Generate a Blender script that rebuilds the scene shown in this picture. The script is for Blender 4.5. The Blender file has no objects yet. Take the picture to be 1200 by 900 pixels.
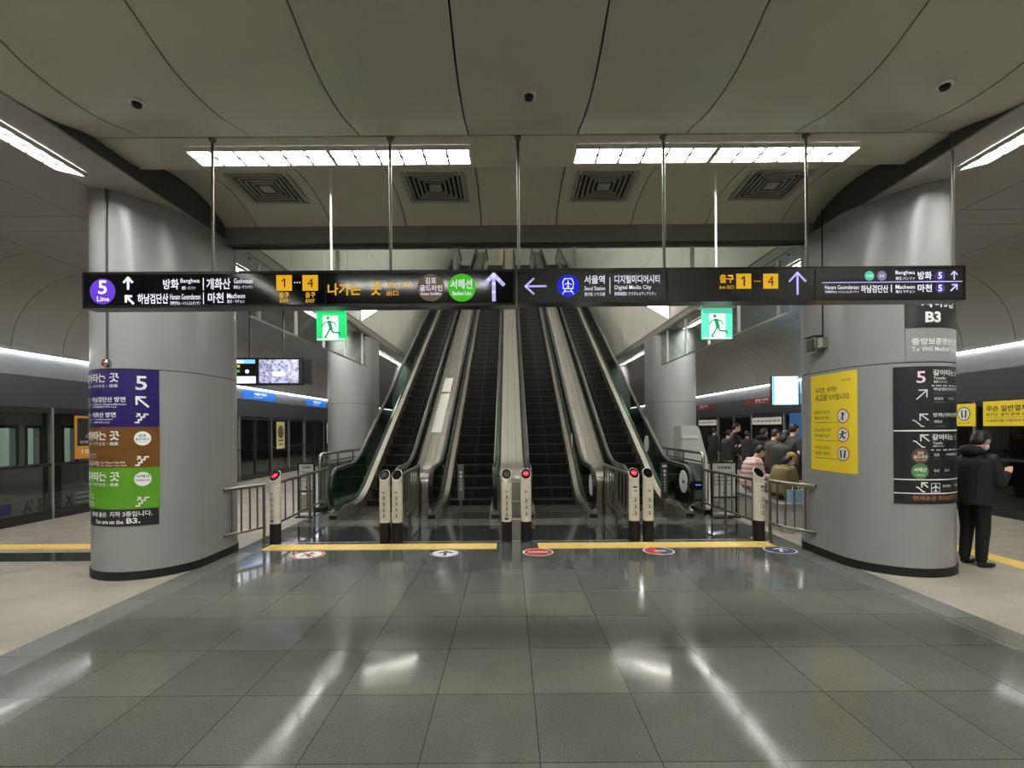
import bpy, bmesh, math, random
from mathutils import Vector, Matrix
random.seed(5)
SC = bpy.context.scene
COL = SC.collection
PI = math.pi

# ------------------------------------------------------------------ camera, world, exposure
cd = bpy.data.cameras.new('camera')
cam = bpy.data.objects.new('camera', cd); COL.objects.link(cam)
cd.sensor_width = 36.0
cd.lens = 17.25
cd.shift_x = 3 / 1200
cd.shift_y = 52 / 1200
cd.clip_start = 0.05; cd.clip_end = 200
EYE = 1.65
cam.matrix_world = Matrix.Translation((0, 0, EYE)) @ Matrix.Rotation(PI / 2, 4, 'X') @ Matrix.Rotation(-0.0072, 4, 'Z')
SC.camera = cam
wd = bpy.data.worlds.new('world'); SC.world = wd
wd.use_nodes = True
wd.node_tree.nodes['Background'].inputs[0].default_value = (0.02, 0.021, 0.022, 1)
wd.node_tree.nodes['Background'].inputs[1].default_value = 1.0
SC.view_settings.view_transform = 'Standard'
try: SC.view_settings.look = 'None'
except Exception: pass
SC.view_settings.exposure = 0.0
SC.view_settings.gamma = 1.0
SC.view_settings.use_curve_mapping = False
SC.cycles.max_bounces = 9
SC.cycles.diffuse_bounces = 5
SC.cycles.glossy_bounces = 5
SC.cycles.transparent_max_bounces = 16
SC.cycles.sample_clamp_indirect = 6.0
SC.cycles.use_denoising = True
LAMP = 52.0       # radiance of the fluorescent fixtures
LED = 14.0         # platform edge strips
VOID = 19.0       # strips in the escalator shaft

# ------------------------------------------------------------------ materials
def lin(c):
    return tuple(((v / 255) / 12.92 if v / 255 <= 0.04045 else ((v / 255 + 0.055) / 1.055) ** 2.4) for v in c)
MATS = {}
def mat(name, rgb, rough=0.5, metal=0.0, spec=0.5, noise=0.0, scale=8.0, bump=0.0, emit=0.0, emit_rgb=None, coat=0.0, stretch=None):
    if name in MATS: return MATS[name]
    m = bpy.data.materials.new(name); m.use_nodes = True
    nt = m.node_tree; b = nt.nodes['Principled BSDF']
    c = lin(rgb)
    b.inputs['Base Color'].default_value = (*c, 1)
    b.inputs['Roughness'].default_value = rough
    b.inputs['Metallic'].default_value = metal
    b.inputs['Specular IOR Level'].default_value = spec
    b.inputs['Coat Weight'].default_value = coat
    if emit:
        b.inputs['Emission Color'].default_value = (*lin(emit_rgb or rgb), 1)
        b.inputs['Emission Strength'].default_value = emit
    if noise or bump:
        tc = nt.nodes.new('ShaderNodeTexCoord'); nz = nt.nodes.new('ShaderNodeTexNoise')
        nz.inputs['Scale'].default_value = scale; nz.inputs['Detail'].default_value = 5
        src = tc.outputs['Object']
        if stretch:
            mp = nt.nodes.new('ShaderNodeMapping'); mp.inputs['Scale'].default_value = stretch
            nt.links.new(src, mp.inputs['Vector']); src = mp.outputs['Vector']
        nt.links.new(src, nz.inputs['Vector'])
        if noise:
            mx = nt.nodes.new('ShaderNodeMix'); mx.data_type = 'RGBA'
            mx.inputs[6].default_value = (*[v * (1 - noise) for v in c], 1)
            mx.inputs[7].default_value = (*[min(1, v * (1 + noise)) for v in c], 1)
            nt.links.new(nz.outputs['Fac'], mx.inputs[0]); nt.links.new(mx.outputs[2], b.inputs['Base Color'])
        if bump:
            bp = nt.nodes.new('ShaderNodeBump'); bp.inputs['Strength'].default_value = bump; bp.inputs['Distance'].default_value = 0.01
            nt.links.new(nz.outputs['Fac'], bp.inputs['Height']); nt.links.new(bp.outputs['Normal'], b.inputs['Normal'])
    MATS[name] = m
    return m

def glass(name, tint, refl=1.0, rough=0.02):
    if name in MATS: return MATS[name]
    m = bpy.data.materials.new(name); m.use_nodes = True
    nt = m.node_tree; nt.nodes.remove(nt.nodes['Principled BSDF'])
    out = nt.nodes['Material Output']
    tr = nt.nodes.new('ShaderNodeBsdfTransparent'); tr.inputs[0].default_value = (*tint, 1)
    gl = nt.nodes.new('ShaderNodeBsdfGlossy'); gl.inputs['Roughness'].default_value = rough
    fr = nt.nodes.new('ShaderNodeFresnel'); fr.inputs['IOR'].default_value = 1.5
    mu = nt.nodes.new('ShaderNodeMath'); mu.operation = 'MULTIPLY'; mu.inputs[1].default_value = refl
    mx = nt.nodes.new('ShaderNodeMixShader')
    ge = nt.nodes.new('ShaderNodeNewGeometry'); io = nt.nodes.new('ShaderNodeMapRange')   # same gloss from either side of a thin pane
    io.inputs[3].default_value = 1.5; io.inputs[4].default_value = 1 / 1.5
    nt.links.new(ge.outputs['Backfacing'], io.inputs[0]); nt.links.new(io.outputs[0], fr.inputs['IOR'])
    nt.links.new(fr.outputs[0], mu.inputs[0]); nt.links.new(mu.outputs[0], mx.inputs[0])
    nt.links.new(tr.outputs[0], mx.inputs[1]); nt.links.new(gl.outputs[0], mx.inputs[2])
    nt.links.new(mx.outputs[0], out.inputs['Surface'])
    MATS[name] = m
    return m

def stone(name, c1, c2, tile, off, rough, fleck=0.25, joint=0.004, jrgb=(30, 30, 28), spec=0.5, rvar=0.055):
    """polished stone tiles: grid of joints, a shade per tile, flecks and worn gloss"""
    m = bpy.data.materials.new(name); m.use_nodes = True
    nt = m.node_tree; b = nt.nodes['Principled BSDF']; L = nt.links.new; N = nt.nodes.new
    tc = N('ShaderNodeTexCoord'); mp = N('ShaderNodeMapping')
    mp.inputs['Location'].default_value = (off[0], off[1], 0)
    L(tc.outputs['Object'], mp.inputs['Vector'])
    br = N('ShaderNodeTexBrick'); br.offset = 0; br.squash = 1
    br.inputs['Scale'].default_value = 1.0
    br.inputs['Brick Width'].default_value = tile[0]; br.inputs['Row Height'].default_value = tile[1]
    br.inputs['Mortar Size'].default_value = joint; br.inputs['Mortar Smooth'].default_value = 0.1
    br.inputs['Color1'].default_value = (*lin(c1), 1); br.inputs['Color2'].default_value = (*lin(c2), 1)
    br.inputs['Mortar'].default_value = (*lin(jrgb), 1)
    L(mp.outputs['Vector'], br.inputs['Vector'])
    nz = N('ShaderNodeTexNoise'); nz.inputs['Scale'].default_value = 150; nz.inputs['Detail'].default_value = 3
    L(tc.outputs['Object'], nz.inputs['Vector'])
    mr = N('ShaderNodeMapRange'); mr.inputs[1].default_value = 0.3; mr.inputs[2].default_value = 0.7
    mr.inputs[3].default_value = 1 - fleck; mr.inputs[4].default_value = 1 + fleck
    L(nz.outputs['Fac'], mr.inputs[0])
    n2 = N('ShaderNodeTexNoise'); n2.inputs['Scale'].default_value = 1.3; n2.inputs['Detail'].default_value = 6
    L(tc.outputs['Object'], n2.inputs['Vector'])
    mr2 = N('ShaderNodeMapRange'); mr2.inputs[1].default_value = 0.3; mr2.inputs[2].default_value = 0.7
    mr2.inputs[3].default_value = 0.86; mr2.inputs[4].default_value = 1.12
    L(n2.outputs['Fac'], mr2.inputs[0])
    mu = N('ShaderNodeMath'); mu.operation = 'MULTIPLY'; L(mr.outputs[0], mu.inputs[0]); L(mr2.outputs[0], mu.inputs[1])
    vm = N('ShaderNodeVectorMath'); vm.operation = 'SCALE'
    L(br.outputs['Color'], vm.inputs[0]); L(mu.outputs[0], vm.inputs['Scale'])
    L(vm.outputs[0], b.inputs['Base Color'])
    n3 = N('ShaderNodeTexNoise'); n3.inputs['Scale'].default_value = 3.5; n3.inputs['Detail'].default_value = 8
    L(tc.outputs['Object'], n3.inputs['Vector'])
    mr3 = N('ShaderNodeMapRange'); mr3.inputs[1].default_value = 0.3; mr3.inputs[2].default_value = 0.7
    mr3.inputs[3].default_value = max(0.03, rough - rvar); mr3.inputs[4].default_value = rough + rvar
    L(n3.outputs['Fac'], mr3.inputs[0])
    L(mr3.outputs[0], b.inputs['Roughness'])
    b.inputs['Specular IOR Level'].default_value = spec
    MATS[name] = m
    return m

M_CEIL = mat('ceiling_panel_paint', (188, 187, 173), 0.33, noise=0.05, scale=2, spec=0.55)
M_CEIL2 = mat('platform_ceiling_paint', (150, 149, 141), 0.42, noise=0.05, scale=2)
M_DARK = mat('dark_void', (24, 24, 23), 0.8)
M_BEAM = mat('beam_grey', (140, 138, 130), 0.4, noise=0.05, scale=3)
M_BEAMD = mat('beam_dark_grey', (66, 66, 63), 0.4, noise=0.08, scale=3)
M_SOFFIT = mat('soffit_grey', (150, 149, 140), 0.4, noise=0.04, scale=3)
M_PILLAR = mat('pillar_enamel', (148, 149, 147), 0.29, noise=0.05, scale=2.5)
M_ROD = mat('rod_steel', (118, 116, 108), 0.36, metal=0.7)
M_BLACK = mat('black_rubber', (16, 16, 17), 0.5)
M_BLACKG = mat('black_gloss', (10, 10, 11), 0.16)
M_SHAFT = mat('shaft_wall_panel', (216, 214, 204), 0.4, noise=0.03, scale=2)
M_STEEL = mat('brushed_steel', (176, 174, 164), 0.27, metal=1.0, noise=0.12, scale=5, stretch=(1, 1, 6))
M_STEELL = mat('light_steel', (190, 188, 176), 0.3, metal=0.85, noise=0.08, scale=4)
M_STEELD = mat('rail_steel', (150, 148, 140), 0.28, metal=1.0)
M_SKIRT = mat('skirt_steel', (176, 168, 142), 0.3, metal=0.8, noise=0.15, scale=3)
M_STEP = mat('step_black', (6, 6, 6), 0.55)
M_STEPLINE = mat('step_edge_grey', (84, 84, 82), 0.5)
M_GLASS = glass('balustrade_glass', (0.46, 0.55, 0.50), 1.0)
M_CLEAR = glass('clear_glass', (0.93, 0.955, 0.94), 0.7)
M_DOORG = glass('screen_door_glass', (0.76, 0.78, 0.77), 1.0)
M_IVORY = mat('ivory_enamel', (222, 217, 198), 0.35)
M_WHITE = mat('white_paint', (228, 228, 224), 0.5)
M_PAPER = mat('white_paper', (214, 214, 206), 0.6)
M_RED = mat('red_paint', (188, 44, 42), 0.4)
M_REDLAMP = mat('red_lamp', (210, 30, 70), 0.3, emit=0.55)
M_NAVY = mat('navy_print', (34, 38, 92), 0.5)
M_LAMP = mat('fluorescent_diffuser', (255, 255, 250), 0.5, emit=LAMP)
M_LED = mat('led_strip_white', (250, 252, 255), 0.5, emit=LED)
M_VOIDL = mat('shaft_light_white', (255, 252, 242), 0.5, emit=VOID)
M_BLADE = mat('louvre_blade', (58, 58, 57), 0.3)
M_LOUVRE = mat('louvre_white', (222, 222, 215), 0.3)
M_HEAD = mat('screen_door_header', (142, 144, 146), 0.3, metal=0.6, noise=0.08, scale=2)
M_HEADD = mat('screen_door_header_dark', (74, 76, 79), 0.35, metal=0.5, noise=0.06, scale=2)
M_FRAME = mat('screen_door_frame', (150, 150, 150), 0.35, metal=0.6)
M_FRAMED = mat('screen_door_dark_frame', (26, 27, 28), 0.35)
M_TUNNEL = mat('tunnel_wall', (44, 44, 42), 0.9, noise=0.3, scale=1.2)
M_YELLOW = mat('tactile_yellow', (240, 204, 116), 0.5, noise=0.12, scale=14)
M_TAN = mat('tan_floor_inlay', (164, 124, 84), 0.5, noise=0.1, scale=10)
M_POSTER = mat('poster_yellow', (246, 216, 50), 0.4)
M_INK = mat('black_ink', (22, 20, 16), 0.5)
M_SKIN = mat('skin', (206, 164, 140), 0.5)
M_HAIR = mat('black_hair', (17, 15, 14), 0.5)

F_MAIN = stone('dark_granite', (86, 87, 80), (99, 100, 92), (0.60, 0.628), (-0.14, -0.536), 0.10, 0.40, spec=0.11, joint=0.0025, jrgb=(40, 40, 37))
F_BORD = stone('grey_granite_border', (104, 105, 100), (114, 115, 110), (0.60, 0.60), (-0.14, 0.0), 0.2, 0.2, jrgb=(70, 70, 66))
F_FRONT = stone('grey_polished_granite', (84, 86, 83), (96, 97, 94), (0.60, 0.82), (-0.14, -0.01), 0.11, 0.15, rvar=0.05)
F_PLAT = stone('light_granite', (150, 143, 130), (160, 153, 140), (0.60, 0.60), (0.1, 0.0), 0.42, 0.3, joint=0.002, jrgb=(130, 124, 112), rvar=0.08, spec=0.35)
F_BLACK = stone('black_polished_granite', (48, 50, 50), (58, 60, 60), (1.2, 1.2), (0.2, 0.0), 0.08, 0.15, joint=0.003, rvar=0.04)
F_LAND = stone('landing_granite', (98, 99, 93), (108, 108, 102), (2.2, 2.0), (0.9, 0.6), 0.2, 0.15, joint=0.003, rvar=0.06)

# ------------------------------------------------------------------ object helpers
def tag(o, label, cat, group=None):
    o['label'] = label; o['category'] = cat
    if group: o['group'] = group
    return o
def thing(name, label, cat, loc=(0, 0, 0), rz=0.0, group=None):
    o = bpy.data.objects.new(name, None); COL.objects.link(o)
    o.location = loc; o.rotation_euler = (0, 0, rz); o.empty_display_size = 0.1
    return tag(o, label, cat, group)
def struct(o):
    o['kind'] = 'structure'; return o
def kids(o): return [c for c in bpy.data.objects if c.parent == o]
def copy_tree(o, parent=None, tree=None):
    if tree is None:
        tree = {}
        for c in bpy.data.objects:
            if c.parent: tree.setdefault(c.parent.name, []).append(c)
    c = o.copy(); COL.objects.link(c)
    if parent: c.parent = parent
    for ch in tree.get(o.name, []): copy_tree(ch, c, tree)
    return c

class MB:
    def __init__(s): s.v = []; s.f = []; s.mi = []; s.cur = 0
    def add(s, vs, fs):
        n = len(s.v); s.v += [tuple(p) for p in vs]
        for f in fs: s.f.append([i + n for i in f]); s.mi.append(s.cur)
        return s
    def quad(s, *p): return s.add(p, [list(range(len(p)))])
    def box(s, x0, y0, z0, x1, y1, z1):
        return s.add([(x0, y0, z0), (x1, y0, z0), (x1, y1, z0), (x0, y1, z0), (x0, y0, z1), (x1, y0, z1), (x1, y1, z1), (x0, y1, z1)],
                     [[3, 2, 1, 0], [4, 5, 6, 7], [0, 1, 5, 4], [1, 2, 6, 5], [2, 3, 7, 6], [3, 0, 4, 7]])
    def prism(s, poly, axis, a, b):
        """poly in the two other axes (x: yz, y: xz, z: xy), pulled along axis from a to b"""
        def pt(p, t): return {'x': (t, p[0], p[1]), 'y': (p[0], t, p[1]), 'z': (p[0], p[1], t)}[axis]
        n = len(poly)
        vs = [pt(p, a) for p in poly] + [pt(p, b) for p in poly]
        fs = [list(range(n))[::-1], list(range(n, 2 * n))] + [[i, (i + 1) % n, (i + 1) % n + n, i + n] for i in range(n)]
        return s.add(vs, fs)
    def tube(s, pts, r, n=10, caps=True, closed=False):
        pts = [Vector(p) for p in pts]; m = len(pts); vs = []; fs = []
        rs = r if isinstance(r, (list, tuple)) else [r] * m
        t0 = (pts[1] - pts[0]).normalized()
        up = Vector((0, 0, 1)) if abs(t0.z) < 0.9 else Vector((1, 0, 0))
        a = t0.cross(up).normalized()
        for i, p in enumerate(pts):
            if closed: t = (pts[(i + 1) % m] - pts[i - 1])
            else: t = pts[min(i + 1, m - 1)] - pts[max(i - 1, 0)]
            t.normalize()
            a = (a - t * a.dot(t)).normalized(); b = t.cross(a)
            for k in range(n):
                q = 2 * PI * k / n
                vs.append(p + (a * math.cos(q) + b * math.sin(q)) * rs[i])
        for i in range(m if closed else m - 1):
            j = (i + 1) % m
            for k in range(n):
                fs.append([i * n + k, i * n + (k + 1) % n, j * n + (k + 1) % n, j * n + k])
        if caps and not closed: fs += [list(range(n))[::-1], list(range((m - 1) * n, m * n))]
        return s.add(vs, fs)
    def sweep(s, pts, prof, caps=True):
        """profile (x, normal) along a path of (y, z) points: constant-x handrails and decks"""
        m = len(pts); n = len(prof); vs = []; fs = []
        for i, p in enumerate(pts):
            a = pts[max(i - 1, 0)]; b = pts[min(i + 1, m - 1)]
            ty, tz = b[0] - a[0], b[1] - a[1]; l = math.hypot(ty, tz) or 1
            ny, nz = -tz / l, ty / l
            for (x, h) in prof: vs.append((x, p[0] + ny * h, p[1] + nz * h))
        for i in range(m - 1):
            for k in range(n):
                fs.append([i * n + k, i * n + (k + 1) % n, (i + 1) * n + (k + 1) % n, (i + 1) * n + k])
        if caps: fs += [list(range(n))[::-1], list(range((m - 1) * n, m * n))]
        return s.add(vs, fs)
    def lathe(s, prof, c=(0, 0, 0), n=20, axis='z'):
        vs = []; fs = []; m = len(prof)
        for (r, z) in prof:
            for k in range(n):
                q = 2 * PI * k / n; x, y = r * math.cos(q), r * math.sin(q)
                p = {'z': (x, y, z), 'y': (x, z, y), 'x': (z, x, y)}[axis]
                vs.append((p[0] + c[0], p[1] + c[1], p[2] + c[2]))
        for i in range(m - 1):
            for k in range(n):
                fs.append([i * n + k, i * n + (k + 1) % n, (i + 1) * n + (k + 1) % n, (i + 1) * n + k])
        fs += [list(range(n))[::-1], list(range((m - 1) * n, m * n))]
        return s.add(vs, fs)
    def ball(s, c, r, rot=None, nu=14, nv=9):
        vs = []; fs = []
        rx, ry, rz = r if isinstance(r, (tuple, list)) else (r, r, r)
        for j in range(nv + 1):
            th = PI * j / nv
            for i in range(nu):
                ph = 2 * PI * i / nu
                p = Vector((rx * math.sin(th) * math.cos(ph), ry * math.sin(th) * math.sin(ph), rz * math.cos(th)))
                if rot: p = rot @ p
                vs.append(p + Vector(c))
        for j in range(nv):
            for i in range(nu):
                fs.append([j * nu + i, j * nu + (i + 1) % nu, (j + 1) * nu + (i + 1) % nu, (j + 1) * nu + i])
        return s.add(vs, fs)
    def build(s, name, mats, parent=None, smooth=False, loc=None, angle=40):
        me = bpy.data.meshes.new(name); me.from_pydata(s.v, [], s.f)
        for m in (mats if isinstance(mats, (list, tuple)) else [mats]): me.materials.append(m)
        if any(s.mi): me.polygons.foreach_set('material_index', s.mi)
        bm = bmesh.new(); bm.from_mesh(me)
        bmesh.ops.remove_doubles(bm, verts=bm.verts, dist=1e-6)
        bmesh.ops.recalc_face_normals(bm, faces=bm.faces)
        bm.to_mesh(me); bm.free()
        if smooth:
            me.polygons.foreach_set('use_smooth', [True] * len(me.polygons))
            try: me.set_sharp_from_angle(angle=math.radians(angle))
            except Exception: pass
        me.update()
        o = bpy.data.objects.new(name, me); COL.objects.link(o)
        if parent: o.parent = parent
        if loc: o.location = loc
        return o

# ------------------------------------------------------------------ flat printing: text and pictograms
_TXT = {}
def glyphs(body, bold):
    k = (body, bold)
    if k not in _TXT:
        c = bpy.data.curves.new('lettering', 'FONT'); c.body = body; c.size = 1; c.offset = bold; c.resolution_u = 2
        o = bpy.data.objects.new('lettering', c); COL.objects.link(o)
        me = o.evaluated_get(bpy.context.evaluated_depsgraph_get()).to_mesh()
        vs = [(v.co.x, v.co.y) for v in me.vertices]; fs = [list(p.vertices) for p in me.polygons]
        o.to_mesh_clear(); bpy.data.objects.remove(o); bpy.data.curves.remove(c)
        xs = [v[0] for v in vs]; ys = [v[1] for v in vs]
        x0, x1, y0, y1 = min(xs), max(xs), min(ys), max(ys)
        _TXT[k] = ([((x - x0) / (x1 - x0 or 1), (y - y0) / (y1 - y0 or 1)) for x, y in vs], fs, (x1 - x0) / (y1 - y0 or 1))
    return _TXT[k]

class Print:
    """2D artwork (u right, v up) mapped onto a surface; one part per (part name, material)"""
    def __init__(s, fn, step=0.0012): s.fn = fn; s.layers = {}; s.order = []; s.step = step; s.lv = 1; s.seg = 9.9; s.tn = 0
    OWN = {'line_circle', 'arrow', 'exit_number_plate', 'stairs_symbol', 'escalator_symbol'}
    def L(s, part, m, own=False):
        if own: s.tn += 1
        k = (part, m.name, s.tn if own else s.tn if part in s.OWN else 0)
        if k not in s.layers: s.layers[k] = (MB(), m); s.order.append(k)
        return s.layers[k][0]
    def poly(s, part, m, pts, lift=None):
        h = s.step * (s.lv if lift is None else lift)
        s.L(part, m).add([s.fn(u, v, h) for u, v in pts], [list(range(len(pts)))])
    def rect(s, part, m, u0, v0, u1, v1, lift=None, n=1):
        for i in range(n):
            a = u0 + (u1 - u0) * i / n; b = u0 + (u1 - u0) * (i + 1) / n
            s.poly(part, m, [(a, v0), (b, v0), (b, v1), (a, v1)], lift)
    def disc(s, part, m, u, v, r, ry=None, lift=None, n=14):
        ry = ry or r
        if part in s.OWN: s.tn += 1
        for i in range(n):
            a = -PI / 2 + PI * i / n; b = -PI / 2 + PI * (i + 1) / n
            s.poly(part, m, [(u + r * math.sin(a), v - ry * math.cos(a)), (u + r * math.sin(b), v - ry * math.cos(b)),
                             (u + r * math.sin(b), v + ry * math.cos(b)), (u + r * math.sin(a), v + ry * math.cos(a))], lift)
    def ring(s, part, m, u, v, r, w, ry=None, lift=None, n=28):
        ry = ry or r; k = ry / r
        for i in range(n):
            a = 2 * PI * i / n; b = 2 * PI * (i + 1) / n
            s.poly(part, m, [(u + r * math.cos(a), v + ry * math.sin(a)), (u + r * math.cos(b), v + ry * math.sin(b)),
                             (u + (r - w) * math.cos(b), v + (ry - w * k) * math.sin(b)), (u + (r - w) * math.cos(a), v + (ry - w * k) * math.sin(a))], lift)
    def line(s, part, m, pts, w, lift=None):
        for (a, b) in zip(pts[:-1], pts[1:]):
            d = Vector((b[0] - a[0], b[1] - a[1])); l = d.length or 1; d /= l
            if l > s.seg:
                n = int(l / s.seg) + 1
                for i in range(n):
                    q0 = (a[0] + d.x * l * i / n, a[1] + d.y * l * i / n); q1 = (a[0] + d.x * l * (i + 1) / n, a[1] + d.y * l * (i + 1) / n)
                    s.line(part, m, [q0, q1], w, lift)
                continue
            nx, ny = -d.y * w / 2, d.x * w / 2; e = w * 0.3
            s.poly(part, m, [(a[0] - d.x * e + nx, a[1] - d.y * e + ny), (b[0] + d.x * e + nx, b[1] + d.y * e + ny),
                             (b[0] + d.x * e - nx, b[1] + d.y * e - ny), (a[0] - d.x * e - nx, a[1] - d.y * e - ny)], lift)
    def text(s, part, m, body, u0, v0, u1, v1, bold=0.012, lift=None, fit=True):
        if body == '1':
            w, x = (u1 - u0), u0 + (u1 - u0) * .62; s.tn += 1
            a, b2 = (v0, v1)
            s.L(part, m, True); h = s.step * (s.lv if lift is None else lift)
            q = (v1 - v0) * .17
            s.layers[(part, m.name, s.tn)][0].add([s.fn(u, v, h) for u, v in [(x - q / 2, a), (x + q / 2, a), (x + q / 2, b2), (x - q * .3, b2), (u0 - w * .1, b2 - (b2 - a) * .22), (u0 - w * .1, b2 - (b2 - a) * .38), (x - q / 2, b2 - (b2 - a) * .22)]], [[0, 1, 2, 3, 6], [3, 4, 5, 6]])
            return
        if body == '4': bold = 0
        vs, fs, asp = glyphs(body, bold)
        h = s.step * (s.lv if lift is None else lift); s.tn += 1
        if not fit:
            w = (v1 - v0) * asp
            if w < (u1 - u0): c = (u0 + u1) / 2; u0, u1 = c - w / 2, c + w / 2
        s.L(part, m, True).add([s.fn(u0 + x * (u1 - u0), v0 + y * (v1 - v0), h) for x, y in vs], fs)
    def arrow(s, part, m, u, v, r, ang, w, lift=None):
        """shaft and open head, ang 0 = up, positive to the right"""
        s.tn += 1
        R = lambda x, y: (u + x * math.cos(ang) + y * math.sin(ang), v - x * math.sin(ang) + y * math.cos(ang))
        s.line(part, m, [R(0, -r), R(0, r * 0.9)], w, lift)
        s.line(part, m, [R(-r * 0.75, r * 0.2), R(0, r)], w, lift)
        s.line(part, m, [R(0, r), R(r * 0.75, r * 0.2)], w, lift)
    def stairs(s, part, m, u, v, r, w, lift=None):
        s.tn += 1
        p = [(u - r, v - r), (u - r * .45, v - r), (u - r * .45, v - r * .45), (u, v - r * .45), (u, v + r * .1), (u + r * .5, v + r * .1), (u + r * .5, v + r * .65), (u + r * 1.1, v + r * .65)]
        s.line(part, m, p, w, lift)
        s.line(part, m, [(u - r * .75, v + r * .2), (u - r * .3, v + r * .7)], w * .8, lift)
        s.line(part, m, [(u - r * .7, v + r * .75), (u - r * .25, v + r * .75), (u - r * .25, v + r * .3)], w * .8, lift)
    def build(s, parent):
        for c in bpy.data.objects:
            if c.parent == parent and c.name.split('.')[0] in ('panel', 'face', 'case', 'board', 'sheet', 'plate', 'screen', 'post', 'body_side'): parent = c; break
        return [s.layers[k][0].build(k[0], s.layers[k][1], parent) for k in s.order]
def wallmap(o, du, dv, dn):
    o, du, dv, dn = Vector(o), Vector(du), Vector(dv), Vector(dn)
    return lambda u, v, h: o + du * u + dv * v + dn * h
# ------------------------------------------------------------------ the shell
Y0, Y1 = -7.0, 38.0
XL, XR = -8.65, 8.80            # screen-door planes
BL, BR = -3.75, 4.06            # inner faces of the long beams
SL, SR = -4.66, 4.95            # outer edges of their soffits
def zz(dz): return EYE + dz

def slab(name, x0, y0, x1, y1, m, top=0.0, th=0.12):
    return struct(MB().box(x0, y0, top - th, x1, y1, top).build(name, m))
slab('floor', -3.44, Y0, 3.69, 4.98, F_MAIN)
slab('floor_border', -3.77, Y0, -3.44, 6.62, F_BORD)
slab('floor_border', 3.69, Y0, 4.02, 6.62, F_BORD)
slab('floor_front_band', -3.44, 4.98, 3.69, 7.17, F_FRONT)
slab('floor_border', -3.77, 6.62, -3.44, 7.17, F_FRONT)
slab('floor_border', 3.69, 6.62, 4.02, 7.17, F_FRONT)
struct(MB().box(-3.44, 7.17, -0.1, 3.69, 7.20, 0.003).build('trim_1', M_STEELL))
slab('floor_black_band', -3.77, 7.17, 4.02, 8.36, F_BLACK)
slab('floor_landing', -3.77, 8.36, 4.02, 10.2, F_LAND)
slab('floor_landing', -3.77, 10.2, 4.02, Y1, F_LAND)
slab('floor_platform_left', XL - 0.25, Y0, -3.77, Y1, F_PLAT)
slab('floor_platform_right', 4.02, Y0, XR + 0.25, Y1, F_PLAT)
for sx, x in ((-1, XL - 0.25), (1, XR + 0.25)):
    side = 'left' if sx < 0 else 'right'
    xo = x + sx * 3.6
    struct(MB().box(min(x, xo), Y0, -1.35, max(x, xo), Y1, -1.2).build('floor_track_' + side, M_TUNNEL))
    struct(MB().box(min(xo, xo + sx * .3), Y0, -1.35, max(xo, xo + sx * .3), Y1, 4.8).build('wall_' + side, M_TUNNEL))
    struct(MB().box(min(x, x - sx * .1), Y0, -1.35, max(x, x - sx * .1), Y1, -0.12).build('wall_track_' + side, M_TUNNEL))
struct(MB().box(-12.8, Y1, -1.35, 12.9, Y1 + .3, 21).build('wall_far', M_SHAFT))
struct(MB().box(-12.8, Y0 - .3, -1.35, 12.9, Y0, 5.2).build('wall_back', M_BEAM))

# floor inlays of the platforms
slab('floor_inlay', -8.55, 6.24, -4.9, 6.68, F_BLACK, 0.004, 0.03)
def tactile(name, label, x0, y0, x1, y1, along, group=None, pitch=0.045):
    """yellow strip of raised bars"""
    o = MB().box(x0, y0, 0.0, x1, y1, 0.008)
    if along == 'x':
        n = int((x1 - x0) / pitch)
        for i in range(n):
            a = x0 + (i + .25) * pitch; o.box(a, y0 + .02, .008, a + pitch * .5, y1 - .02, .014)
    else:
        n = int((y1 - y0) / pitch)
        for i in range(n):
            a = y0 + (i + .25) * pitch; o.box(x0 + .02, a, .008, x1 - .02, a + pitch * .5, .014)
    t = o.build(name, M_YELLOW)
    return tag(t, label, 'tactile paving', group)
tactile('tactile_strip', 'yellow tactile strip in front of the two escalators left of the hall centre', -3.42, 6.72, -0.19, 7.02, 'x', pitch=0.075)
tactile('tactile_strip', 'yellow tactile strip in front of the two escalators right of the hall centre', 0.39, 6.72, 3.66, 7.02, 'x', pitch=0.075)
tactile('tactile_strip', 'yellow tactile strip crossing the platform floor towards the silver train', -8.5, 6.86, -5.85, 7.16, 'x', pitch=0.09)
tactile('tactile_strip', 'yellow tactile strip along the platform beside the person in black', 5.85, 4.2, 6.13, 7.6, 'y', pitch=0.09)
t = MB().box(-5.85, 6.84, 0, -5.05, 7.18, .006).build('tan_floor_inlay', M_TAN)
tag(t, 'tan floor inlay at the end of the yellow strip behind the left column', 'floor inlay')

# ------------------------------------------------------------------ main ceiling: metal panels with open joints
JX = [BL] + [-3.325 + .99 * k for k in range(8)] + [BR]
def profile_near():
    half = [(4.45, 2.662), (4.30, 2.632), (4.10, 2.575), (3.90, 2.537), (3.65, 2.517), (3.40, 2.530), (3.2, 2.580), (3.0, 2.635), (2.7, 2.69), (2.3, 2.715)]
    return half + [(4.6 - y, z) for y, z in half[-2::-1]]
def smooth_prof(p, n=5):
    out = []
    for i in range(len(p) - 1):
        p0 = p[max(i - 1, 0)]; p1 = p[i]; p2 = p[i + 1]; p3 = p[min(i + 2, len(p) - 1)]
        for k in range(n):
            t = k / n
            f = lambda a, b, c, d: 0.5 * ((2 * b) + (-a + c) * t + (2 * a - 5 * b + 4 * c - d) * t * t + (-a + 3 * b - 3 * c + d) * t ** 3)
            out.append((f(p0[0], p1[0], p2[0], p3[0]), f(p0[1], p1[1], p2[1], p3[1])))
    return out + [p[-1]]
ARCH = [(5.03, 2.72), (5.08, 2.77), (5.2, 2.815), (5.45, 2.865), (5.75, 2.88), (6.02, 2.855), (6.28, 2.79), (6.50, 2.69)]
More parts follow.
